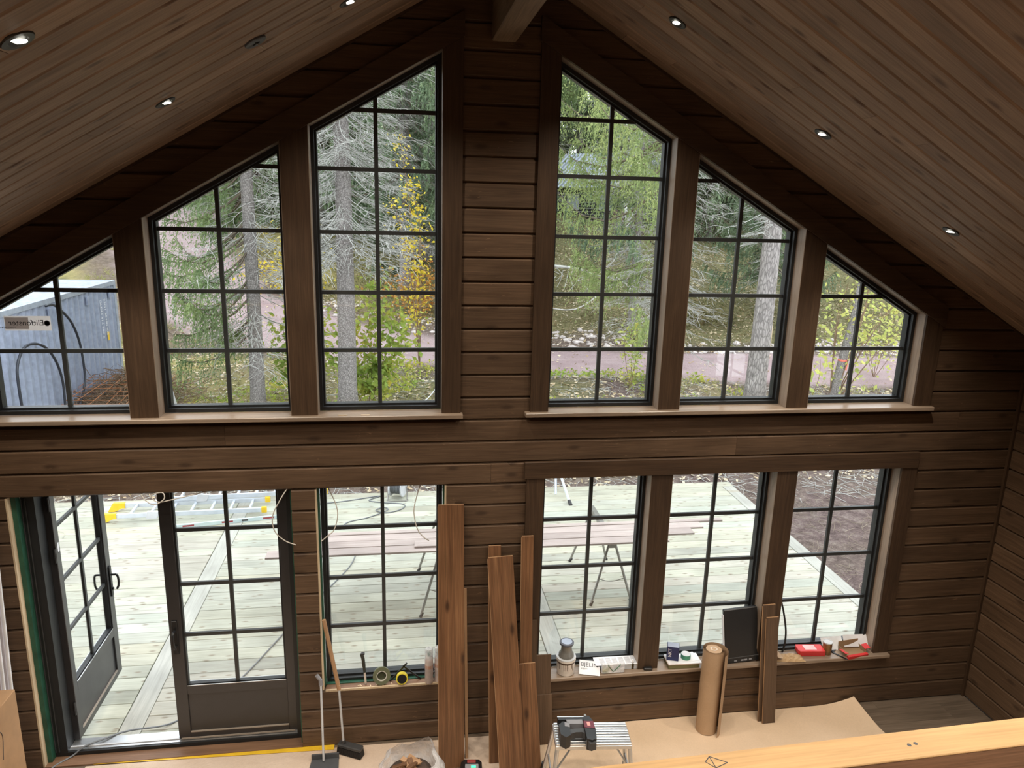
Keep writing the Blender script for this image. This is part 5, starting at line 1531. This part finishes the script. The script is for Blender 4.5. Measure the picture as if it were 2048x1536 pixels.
# broom and long-handled dustpan
bm = thing('broom', 'broom with grey pole, tan grip and black bristles leaning at the middle window', 'broom', (-0.41, -0.115, 0.006), (0, 0, -0.46))
h0 = Vector((-0.03, 0.0, 0.08))
Rz = Matrix.Rotation(0.46, 3, 'Z')
def loc_b(x, y, z): return tuple(Rz @ Vector((x+0.41, y+0.115, z-0.006)))
pb = [loc_b(-0.462, -0.10, 0.10), loc_b(-0.485, -0.085, 0.60)]
MB().tube(pb, 0.0085, 8).build('pole', mat_lgrey, bm)
MB().tube([loc_b(-0.483, -0.085, 0.56), loc_b(-0.583, -0.02, 1.115)], 0.0155, 8).build('grip', mat_batten, bm)
MB().bbox(-0.10, 0.10, -0.03, 0.03, 0.055, 0.085, 0.006).build('brush_head', mat_dgrey, bm)
MB().tube([(-0.05, 0, 0.08), loc_b(-0.463, -0.10, 0.125)], 0.014, 8).build('socket', mat_dgrey, bm)
bs = MB()
for i in range(22):
    for j in range(6):
        x = -0.095+0.19*i/21; y = -0.026+0.052*j/5
        bs.tube([(x, y, 0.055), (x*1.06, y*1.15, 0.0)], 0.0045, 4, cap=False)
bs.build('bristles', mat_black, bm)['kind'] = 'stuff'
dp = thing('dustpan', 'dark dustpan with a tall thin grey handle before the door pier', 'dustpan', (-0.60, -0.235, 0.006))
MB().add([(-0.115, -0.10, 0.0), (0.115, -0.12, 0.0), (0.105, 0.085, 0.004), (-0.095, 0.095, 0.004), (-0.115, -0.10, 0.003), (0.115, -0.12, 0.003), (0.105, 0.085, 0.010), (-0.095, 0.095, 0.010)], [(3,2,1,0),(4,5,6,7),(0,1,5,4),(1,2,6,5),(2,3,7,6),(3,0,4,7)]).box(-0.098, 0.107, 0.078, 0.092, 0.0, 0.05).build('pan', plain('slate_plastic', (0.075, 0.078, 0.085), 0.5), dp)
MB().tube([(-0.005, 0.05, 0.02), (-0.02, 0.19, 0.60)], 0.0085, 8).build('pole', mat_lgrey, dp)
MB().tube([(-0.02, 0.19, 0.57), (-0.022, 0.195, 0.615), (-0.05, 0.20, 0.655)], 0.015, 8).build('grip', mat_grey, dp)

# wrapped boards and a box at the left of the door
bx = thing('cardboard_box', 'tan cardboard box at the lower corner beside the door', 'box', (-2.875, -0.45, 0.006))
MB().bbox(-0.255, 0.255, -0.2, 0.2, 0, 0.855, 0.004).build('carton', mat_card, bx)
MB().tube(arc_pts([(0.256, -0.03, 0.84), (0.257, -0.06, 0.74), (0.257, -0.02, 0.66), (0.257, -0.05, 0.5)], 4), 0.002, 4).build('tear_line', mat_ink, bx)
MB().box(-0.256, 0.256, -0.03, 0.03, 0.855, 0.8562).build('packing_tape', mat_batten, bx)
for k in range(4):
    z_ = 2.06-0.05*k
    o = MB().bbox(-0.30, 0.0, -0.008, 0.008, 0, z_, 0.002).build('wrapped_board', mat_white if k % 2 == 0 else plain('lilac_grey_board_%d' % k, (0.42, 0.39, 0.42), 0.5), loc=(-2.705-0.012*k, -0.165-0.022*k, 0.004), rot=(-0.04, 0.012, 0))
    tag(o, ['frontmost', 'second', 'third', 'rearmost'][3-k]+' upright board of the pale stack leaning beside the door', 'board', 'pale boards stacked upright by the door')

# ------------------------------------------------------------------ sill of the middle window
SZ = 0.4985
kf = thing('insulation_knife', 'black-handled knife stuck upright on the middle window sill', 'knife', (-0.29, 0.035, SZ))
MB().bbox(-0.008, 0.008, -0.0008, 0.0008, 0, 0.13, 0.0003).build('blade', mat_alu, kf, rot=(0, -0.06, 0))
MB().tube(arc_pts([(-0.007, 0, 0.115), (-0.012, 0, 0.17), (-0.017, 0, 0.23), (-0.028, 0, 0.275)], 4), [0.011]*4+[0.013]*4+[0.0135]*4+[0.012], 8).build('handle', plain('olive_black', (0.03, 0.032, 0.025), 0.5), kf)
MB().bbox(-0.031, -0.003, -0.012, 0.012, 0.268, 0.282, 0.003).build('pommel', mat_black, kf)
tr_ = thing('tape_roll', 'upright roll of olive-green tape on the middle window sill', 'tape', (-0.168, 0.040, SZ+0.068), (-0.30, 0, 0.05))
Mx = Matrix.Rotation(PI/2, 4, 'X')
smooth_angle(MB().lathe([(0.038, -0.012), (0.068, -0.012), (0.068, 0.012), (0.038, 0.012), (0.038, -0.012)], 36, M=Mx).build('wound_tape', plain('olive_tape', (0.12, 0.13, 0.075), 0.5), tr_))
smooth_angle(MB().lathe([(0.035, -0.0122), (0.039, -0.0122), (0.039, 0.0122), (0.035, 0.0122), (0.035, -0.0122)], 32, M=Mx).build('core', plain('white_core', (0.6, 0.58, 0.52), 0.7), tr_))
mt = thing('tape_measure', 'round yellow and black tape measure on the middle sill', 'tape measure', (-0.012, 0.022, SZ+0.048), (-0.25, 0, 0.0))
smooth_angle(MB().lathe([(1e-5, -0.020), (0.037, -0.020), (0.037, 0.020), (1e-5, 0.020)], 28, M=Mx).build('black_body', mat_black, mt))
smooth_angle(MB().lathe([(0.037, -0.022), (0.045, -0.020), (0.047, 0.0), (0.045, 0.020), (0.037, 0.022), (0.037, -0.022)], 32, M=Mx).build('yellow_rim', plain('bright_yellow', (0.72, 0.60, 0.05), 0.45), mt))
sq = thing('carpenter_square', 'black carpenter square propped up like a roof behind the tape measure', 'square', (0.0, 0.062, SZ))
MB().add(*(lambda m: (m.V, m.F))(MB().box(-0.006, 0.006, -0.004, 0.004, 0.0, 0.20, Matrix.Translation((-0.105, 0, 0)) @ Matrix.Rotation(0.72, 4, 'Y')))).build('arm', mat_black, sq)
MB().add(*(lambda m: (m.V, m.F))(MB().box(-0.006, 0.006, -0.004, 0.004, 0.0, 0.19, Matrix.Translation((0.135, 0, 0)) @ Matrix.Rotation(-0.82, 4, 'Y')))).build('arm', mat_black, sq)
mat_can = plain('pale_pink_can', (0.60, 0.52, 0.50), 0.4, 0.2, var=0.15)
for (x, y, l_) in ((0.198, 0.018, 'tall aerosol foam can with clear cap standing on the middle sill'), (0.272, 0.03, 'second aerosol foam can half hidden by the tallest plank')):
    cn = thing('foam_can', l_, 'can', (x, y, SZ), group='foam cans on the middle sill')
    smooth_angle(MB().lathe([(0.030, 0), (0.0325, 0.004), (0.0325, 0.205), (0.028, 0.222), (0.02, 0.23)], 24).build('body', mat_can, cn))
    MB().lathe([(0.0327, 0.13), (0.0327, 0.16)], 20).build('print_band', plain('faded_red_print_%d' % int(x*1000), (0.5, 0.28, 0.2), 0.5), cn)
    smooth_angle(MB().lathe([(0.012, 0.228), (0.012, 0.255), (0.005, 0.262)], 14).build('nozzle', plain('teal_nozzle_%d' % int(x*1000), (0.1, 0.3, 0.25), 0.5), cn))
    smooth_angle(MB().lathe([(0.031, 0.205), (0.031, 0.29), (0.027, 0.297), (1e-5, 0.298)], 20).build('clear_cap', mat_film, cn))
cr_ = random.Random(2)
for k in range(6):
    o = MB().bbox(-0.012, 0.012, -0.004, 0.004, 0, 0.004, 0.001).build('wood_chip', mat_raw, loc=(-0.36+0.05*k+cr_.uniform(-.02, .02), 0.02+cr_.uniform(-.012, .012), SZ+0.0002), rot=(0, 0, cr_.uniform(0, 3))); tag(o, 'small pale wood chip by the knife on the middle sill', 'wood chip', 'wood chips on the middle sill')

# ------------------------------------------------------------------ long lower sill
S2 = 0.5055
bk = thing('paint_bucket', 'dented white paint bucket with brown drips on the long lower sill', 'bucket', (1.292, 0.018, S2))
smooth_angle(MB().lathe([(0.066, 0), (0.071, 0.004), (0.074, 0.118), (0.079, 0.122), (0.079, 0.134), (0.074, 0.137), (1e-5, 0.136)], 32).build('body', plain('bucket_white', (0.66, 0.60, 0.54), 0.45, var=0.12), bk))
dr_ = MB(); brr = random.Random(6)
dr_.lathe([(0.0745, 0.104), (0.0752, 0.110), (0.0752, 0.118)], 32)
for k in range(7):
    a = -PI/2+brr.uniform(-1.0, 1.0); l = brr.uniform(0.02, 0.07)
    dr_.tube([(0.0735*math.cos(a), 0.0735*math.sin(a), 0.11), (0.0722*math.cos(a+0.05), 0.0722*math.sin(a+0.05), 0.11-l)], 0.0025, 5)
dr_.build('paint_drips', plain('brown_paint', (0.10, 0.06, 0.04), 0.4), bk)
smooth_angle(MB().lathe([(0.077, 0.137), (0.0795, 0.140), (0.0785, 0.146), (0.06, 0.147), (0.02, 0.1475)], 32).build('rim_cover', mat_lgrey, bk))
cnt = thing('sanding_roll', 'grey spool-shaped tin standing on the paint bucket', 'tin', (1.292, 0.018, S2+0.1485))
smooth_angle(MB().lathe([(0.062, 0), (0.060, 0.022), (0.048, 0.035), (0.043, 0.06), (0.043, 0.095), (0.047, 0.105)], 28).build('waist', plain('spool_grey', (0.24, 0.23, 0.21), 0.4, 0.3, var=0.2), cnt))
smooth_angle(MB().lathe([(0.047, 0.103), (0.057, 0.107), (0.058, 0.122), (0.052, 0.126), (1e-5, 0.126)], 28).build('lid', plain('slate_lid', (0.10, 0.11, 0.14), 0.4), cnt))
MB().lathe([(0.043, 0.126), (0.043, 0.1266), (1e-5, 0.1268)], 24).build('lid_disc', plain('pale_blue_lid', (0.38, 0.45, 0.58), 0.4), cnt)

def paper(name, label, x, y, z, w, d, rz=0, tilt=(0, 0), bend=0.0, text=None, mat=None, cat='paper', mark=None):
    t = thing(name, label, cat, (x, y, z), (tilt[0], tilt[1], rz))
    n = 10; V = []; F = []
    for i in range(n+1):
        u = i/n; zz = bend*(u-0.5)**2*4
        V += [((u-0.5)*w, -d/2, zz), ((u-0.5)*w, d/2, zz)]
    m0 = len(V); V += [(a, b, c-0.001) for a, b, c in V]
    for i in range(n):
        q = (2*i, 2*i+2, 2*i+3, 2*i+1); F.append(q); F.append(tuple(k+m0 for k in q[::-1]))
    for (a, b) in [(0, 1), (2*n+1, 2*n)]: F.append((a, b, b+m0, a+m0))
    raw_mesh('sheet', V, F, mat or mat_white, t)
    if text:
        for (tx, sx, sy, size) in text:
            text_mesh('print', tx, size, mat_ink, t, (sx, sy, 0.0008), align='LEFT', ext=0.0001)
    return t
mat_print = plain('light_grey_print', (0.45, 0.45, 0.48), 0.8)
bx2 = MB().bbox(-0.16, 0.16, -0.055, 0.055, 0, 0.05, 0.003).build('flat_carton', mat_lgrey, loc=(1.745, 0.045, S2)); tag(bx2, 'low pale carton holding up the printed sheets on the lower sill', 'box')
pp = paper('document_sheet', 'white printed sheets spread flat on the lower sill beside the bucket', 1.73, 0.043, S2+0.0525, 0.385, 0.115, -0.02, (0.0, 0.0))
bars_ = MB()
for c in range(6):
    for k in range(9):
        bars_.box(-0.15+0.053*c, -0.15+0.053*c+0.042, -0.045+0.010*k, -0.041+0.010*k, 0.0006, 0.0010)
bars_.build('print_lines', mat_print, pp)
fl2 = paper('brochure', 'curled brochure with a large printed heading next to the paint bucket', 1.485, -0.002, S2+0.034, 0.165, 0.125, -0.22, (0.45, 0.05), 0.0, [('BJELIN', -0.072, 0.008, 0.050), ('trägolv', -0.070, -0.018, 0.020)])
pc = thing('clear_pouch', 'clear zip pouch of green and pink bits on the lower sill', 'pouch', (1.67, -0.038, S2))
MB().bbox(-0.095, 0.095, -0.014, 0.012, 0.002, 0.088, 0.006).build('film', mat_film, pc)
MB().bbox(-0.082, -0.03, -0.010, 0.008, 0.004, 0.045, 0.003).build('green_block', plain('lime_plastic', (0.18, 0.26, 0.04), 0.5), pc)
MB().bbox(-0.030, -0.012, -0.010, 0.008, 0.004, 0.052, 0.003).build('pink_block', plain('pink_plastic', (0.65, 0.2, 0.16), 0.5), pc)
MB().bbox(-0.085, -0.028, -0.011, 0.009, 0.024, 0.030, 0.001).build('yellow_strip', mat_yellow, pc)
MB().tube([(-0.045, -0.016, 0.078), (0.0, -0.017, 0.02)], 0.003, 5).tube([(0.06, -0.016, 0.08), (0.005, -0.017, 0.025)], 0.003, 5).build('zip_cord', plain('dark_green_cord', (0.05, 0.16, 0.07), 0.5), pc)
bo = thing('small_bottle', 'tiny dark amber bottle with a white cap on the lower sill', 'bottle', (1.845, 0.0, S2))
smooth_angle(MB().lathe([(0.013, 0), (0.0145, 0.003), (0.0145, 0.048), (0.006, 0.058)], 16).build('body', plain('amber', (0.05, 0.03, 0.008), 0.25), bo))
smooth_angle(MB().lathe([(0.0085, 0.056), (0.0085, 0.076), (0.006, 0.082)], 14).build('cap', mat_white, bo))
dv = MB().bbox(-0.035, 0.035, -0.028, 0.028, 0, 0.022, 0.005).build('phone_case', mat_black, loc=(1.968, -0.022, S2), rot=(0, 0, -0.15)); tag(dv, 'small flat black case before the window post', 'case')
# stack of catalogues with boxes on top
cat_ = thing('catalogue_stack', 'stack of catalogues in a green-edged tray on the lower sill', 'catalogues', (2.27, 0.005, S2), (0, 0, -0.03))
MB().bbox(-0.13, 0.13, -0.055, 0.075, 0.0, 0.035, 0.003).build('tray', plain('olive_card', (0.16, 0.15, 0.07), 0.6), cat_)
MB().bbox(-0.134, 0.14, -0.058, 0.08, 0.0355, 0.041, 0.001).build('catalogue', plain('pinkish_cover', (0.62, 0.50, 0.46), 0.6), cat_)
MB().bbox(-0.13, 0.15, -0.055, 0.085, 0.0415, 0.045, 0.001).build('catalogue', mat_white, cat_)
MB().bbox(-0.10, 0.14, -0.045, 0.075, 0.0455, 0.0465, 0.0004).build('loose_sheet', mat_white, cat_, rot=(0, 0, 0.18))
bb_ = thing('blue_carton', 'small dark blue carton with white letters on the catalogue stack', 'box', (2.195, 0.03, S2+0.0468), (0, 0, -0.35))
MB().bbox(-0.048, 0.048, -0.035, 0.035, 0, 0.125, 0.002).build('carton', mat_blue, bb_)
MB().box(-0.044, 0.044, -0.034, 0.034, 0.1251, 0.1256).build('pale_top', plain('grey_blue_top', (0.30, 0.33, 0.42), 0.5), bb_)
text_mesh('lettering', 'NKT', 0.038, mat_white, bb_, (-0.012, -0.0353, 0.03), (Matrix.Rotation(PI/2, 3, 'X') @ Matrix.Rotation(PI/2, 3, 'Z')).to_euler())
gt = thing('green_tape_roll', 'small roll of green tape lying on the catalogues beside the blue carton', 'tape', (2.308, 0.025, S2+0.0468))
smooth_angle(MB().lathe([(0.018, 0), (0.040, 0), (0.040, 0.038), (0.018, 0.038), (0.018, 0)], 28).build('wound_tape', plain('emerald_tape', (0.06, 0.28, 0.17), 0.45), gt))
MB().lathe([(0.018, 0.0383), (0.038, 0.0383), (0.038, 0.0388), (0.018, 0.0388)], 24).build('print_ring', mat_lgrey, gt)
# black case leaning
lc = thing('black_case', 'upright black hard case leaning against the window post', 'case', (2.785, -0.012, S2+0.002), (-0.13, -0.075, 0.0))
MB().bbox(-0.145, 0.145, -0.018, 0.018, 0.0, 0.47, 0.006).build('shell', mat_black, lc)
MB().bbox(-0.143, 0.143, -0.0205, -0.017, 0.045, 0.052, 0.001).build('seam', mat_dgrey, lc)
for x in (-0.06, 0.0, 0.03, 0.07): MB().bbox(x-0.012, x+0.012, -0.021, -0.017, 0.015, 0.027, 0.001).build('latch', mat_grey, lc)
MB().bbox(-0.154, -0.147, -0.015, 0.012, 0.12, 0.43, 0.002).build('paper_edge', mat_white, lc)
cbl = MB().tube(arc_pts([(3.112, 0.085, 1.05), (3.135, 0.08, 0.98), (3.165, 0.075, 0.88), (3.20, 0.07, 0.72), (3.205, 0.068, 0.60), (3.19, 0.066, 0.515)], 5), 0.008, 8).build('hanging_cable', mat_cable, smooth=True); tag(cbl, 'thick dark cable bowing down in the last lower window', 'cable')
pb_ = thing('paper_bag', 'crumpled brown paper bag flattened on the lower sill by the dark planks', 'bag', (3.205, -0.014, S2), (0, 0, -0.12))
V = []; F = []; nx2, ny2 = 14, 9; pr_ = random.Random(14)
for i in range(nx2):
    for j in range(ny2):
        u, v = i/(nx2-1), j/(ny2-1)
        z = 0.003+(0.032*math.sin(PI*u)**0.6*math.sin(PI*v)**0.5)*(0.7+0.5*pr_.random())
        V.append(((u-0.5)*0.25+0.006*pr_.uniform(-1, 1), (v-0.5)*0.105+0.004*pr_.uniform(-1, 1), z))
nb = len(V); V += [(a, b, 0.0) for a, b, c in V]
for i in range(nx2-1):
    for j in range(ny2-1):
        q = (i*ny2+j, (i+1)*ny2+j, (i+1)*ny2+j+1, i*ny2+j+1); F.append(q); F.append(tuple(k+nb for k in q[::-1]))
raw_mesh('crumpled_paper', V, F, mat_bagpaper, pb_)
MB().bbox(-0.125, -0.08, -0.055, 0.055, 0.0335, 0.036, 0.001).build('folded_mouth', mat_kraft_roll, pb_, rot=(0, 0.1, 0.1))
rb = thing('red_carton', 'closed red carton with a torn white label on the lower sill', 'box', (3.435, 0.045, S2), (0, 0, -0.10))
MB().bbox(-0.115, 0.105, -0.055, 0.05, 0, 0.048, 0.002).build('carton', mat_red, rb)
MB().box(-0.06, 0.04, -0.03, 0.04, 0.0482, 0.0488).build('label', plain('pinkish_label', (0.75, 0.5, 0.5), 0.6), rb)
MB().bbox(-0.125, -0.112, -0.05, 0.03, 0.02, 0.05, 0.002).build('end_flap', mat_red, rb)
tn_ = thing('tin_can', 'small tin can with a brown printed label and pale lid on the lower sill', 'can', (3.572, 0.022, S2))
smooth_angle(MB().lathe([(0.035, 0), (0.037, 0.003), (0.037, 0.100), (0.038, 0.104)], 28).build('body', plain('tin_label', (0.32, 0.17, 0.07), 0.35, 0.4, var=0.5), tn_))
smooth_angle(MB().lathe([(0.038, 0.102), (0.0395, 0.106), (0.038, 0.112), (0.034, 0.112), (0.033, 0.109), (1e-5, 0.109)], 28).build('lid', mat_lgrey, tn_))
bq = MB().box(-0.008, 0.008, -0.10, 0.05, 0, 0.004).box(-0.008, 0.06, 0.03, 0.05, 0, 0.004).build('steel_square', mat_black, loc=(3.645, -0.005, S2+0.0005), rot=(0, 0, 0.55)); tag(bq, 'black angle ruler sticking out over the sill edge by the tin can', 'ruler')
ob = thing('open_red_box', 'open red box showing brown cardboard inside, at the end of the sill', 'box', (3.805, 0.015, S2), (0, 0, 0.12))
MB().bbox(-0.10, 0.10, -0.05, 0.05, 0.0, 0.004, 0.001).build('bottom', mat_card_in, ob)
MB().bbox(-0.10, 0.10, -0.075, -0.052, 0.0, 0.03, 0.001).build('front_flap', mat_red, ob, rot=(0.2, 0, 0))
MB().bbox(-0.10, 0.10, 0.048, 0.052, 0.0, 0.085, 0.001).build('back_wall', mat_card_in, ob, rot=(-0.15, 0, 0))
MB().bbox(-0.145, -0.102, -0.05, 0.02, 0.008, 0.012, 0.001).build('side_flap', mat_red, ob, rot=(0, 0.25, 0.15))
MB().bbox(0.102, 0.15, -0.03, 0.04, 0.012, 0.016, 0.001).build('side_flap', mat_red, ob, rot=(0, -0.3, -0.2))
MB().bbox(-0.10, -0.096, -0.05, 0.05, 0.004, 0.04, 0.001).build('side_wall', mat_card_in, ob)
MB().bbox(0.096, 0.10, -0.05, 0.05, 0.004, 0.04, 0.001).build('side_wall', mat_card_in, ob)
paper('folded_sheet', 'white folded paper propped against the glass behind the tin can', 3.66, 0.088, S2+0.045, 0.20, 0.11, 0.05, (0.9, 0), 0.0)
paper('folded_sheet', 'white open sheet behind the open red box in the sill corner', 3.87, 0.085, S2+0.060, 0.22, 0.10, -0.05, (1.0, 0), 0.008)

# two chips left on the upper sill, stickers, wires
for x in (-0.40, -0.245):
    o = MB().bbox(-0.03, 0.03, -0.006, 0.006, 0, 0.003, 0.001).build('wood_shim', mat_raw, loc=(x, -0.035, 2.7005)); tag(o, 'small pale shim lying on the upper sill under the tall window', 'shim', 'shims on the upper sill')
def label_mat(name, c):
    m = NT(name)
    n = m.noise(m.coords((1, 1, 1)), 30.0, 2)
    cc = m.ramp(n, [(0.3, tuple(x*0.95 for x in c)), (0.7, c)])
    m.link(cc, m.b.inputs['Base Color']); m.b.inputs['Roughness'].default_value = 0.6
    tr = m.new('ShaderNodeBsdfTranslucent'); m.link(cc, tr.inputs[0])
    mx = m.new('ShaderNodeMixShader'); mx.inputs[0].default_value = 0.6
    m.link(m.b.outputs[0], mx.inputs[1]); m.link(tr.outputs[0], mx.inputs[2])
    m.link(mx.outputs[0], m.n['Material Output'].inputs['Surface'])
    return m.m
stq = thing('window_sticker', 'grey manufacturer sticker with mirrored print stuck on the lowest slanted window pane', 'sticker', (-2.43, 0.1615, 3.262))
MB().add([(-0.142, 0, 0), (0.142, 0, 0), (0.142, 0, 0.098), (-0.142, 0, 0.098)], [(0, 1, 2, 3)]).build('film', label_mat('sticker_grey', (0.62, 0.56, 0.53)), stq)
MB().add([(-0.138, -0.0006, 0.01), (0.005, -0.0006, 0.01), (0.005, -0.0006, 0.088), (-0.138, -0.0006, 0.088)], [(0, 1, 2, 3)]).build('print_panel', label_mat('sticker_panel', (0.50, 0.44, 0.41)), stq)
text_mesh('print', 'Elitfönster', 0.052, mat_black, stq, (0.100, -0.0012, 0.036), (PI/2, 0, 0), flip=True, ext=0.0001)
text_mesh('print', '1094528744', 0.019, mat_ink, stq, (-0.075, -0.0012, 0.014), (PI/2, 0, 0), flip=True, ext=0.0001)
MB().add(*(lambda m: (m.V, m.F))(MB().lathe([(0.014, -0.0004), (0.019, -0.0004), (0.019, 0.0004), (0.014, 0.0004), (0.014, -0.0004)], 24, M=Matrix.Translation((0.118, -0.001, 0.05)) @ Matrix.Rotation(PI/2, 4, 'X')))).build('logo_ring', mat_ink, stq)
ds = MB().box(-0.012, 0.012, -0.001, 0, 0, 0.07).build('door_sticker', mat_white, loc=(-2.50+0.031, 0.262, 1.62), rot=(0, 0, PI/2)); tag(ds, 'small white sticker on the open door stile', 'sticker')

def wire(label, pts, r=0.004, mat=None):
    o = MB().tube(arc_pts(pts, 6), r, 6).build('loose_wire', mat or mat_wire, smooth=True); tag(o, label, 'wire', 'loose white wires hanging from the log wall')
wire('white wire curving down over the door edge onto the log pier', [(-0.799, 0.02, 2.16), (-0.852, -0.02, 2.081), (-0.906, -0.035, 1.968), (-0.898, -0.035, 1.853), (-0.832, -0.03, 1.772), (-0.757, -0.02, 1.73)])
wire('white wire arching across the upper corner of the middle window beside the pier', [(-0.53, 0.05, 2.15), (-0.471, 0.03, 2.007), (-0.464, 0.03, 1.909), (-0.492, 0.03, 1.812), (-0.539, 0.03, 1.767), (-0.587, 0.03, 1.725)])
wire('white wire bowing down in the middle window toward the tallest plank', [(0.14, 0.05, 2.15), (0.093, 0.03, 1.987), (0.092, 0.03, 1.887), (0.117, 0.03, 1.786), (0.162, 0.03, 1.724), (0.199, 0.03, 1.698)])
wire('white wire coiled in small loops at the top of the doorway', [(-1.80, 0.03, 2.17), (-1.749, -0.02, 2.113), (-1.687, -0.03, 2.081), (-1.625, -0.02, 2.116), (-1.641, 0.0, 2.155), (-1.714, 0.0, 2.135), (-1.67, -0.01, 2.091), (-1.57, -0.01, 2.106), (-1.322, 0.03, 2.15)])
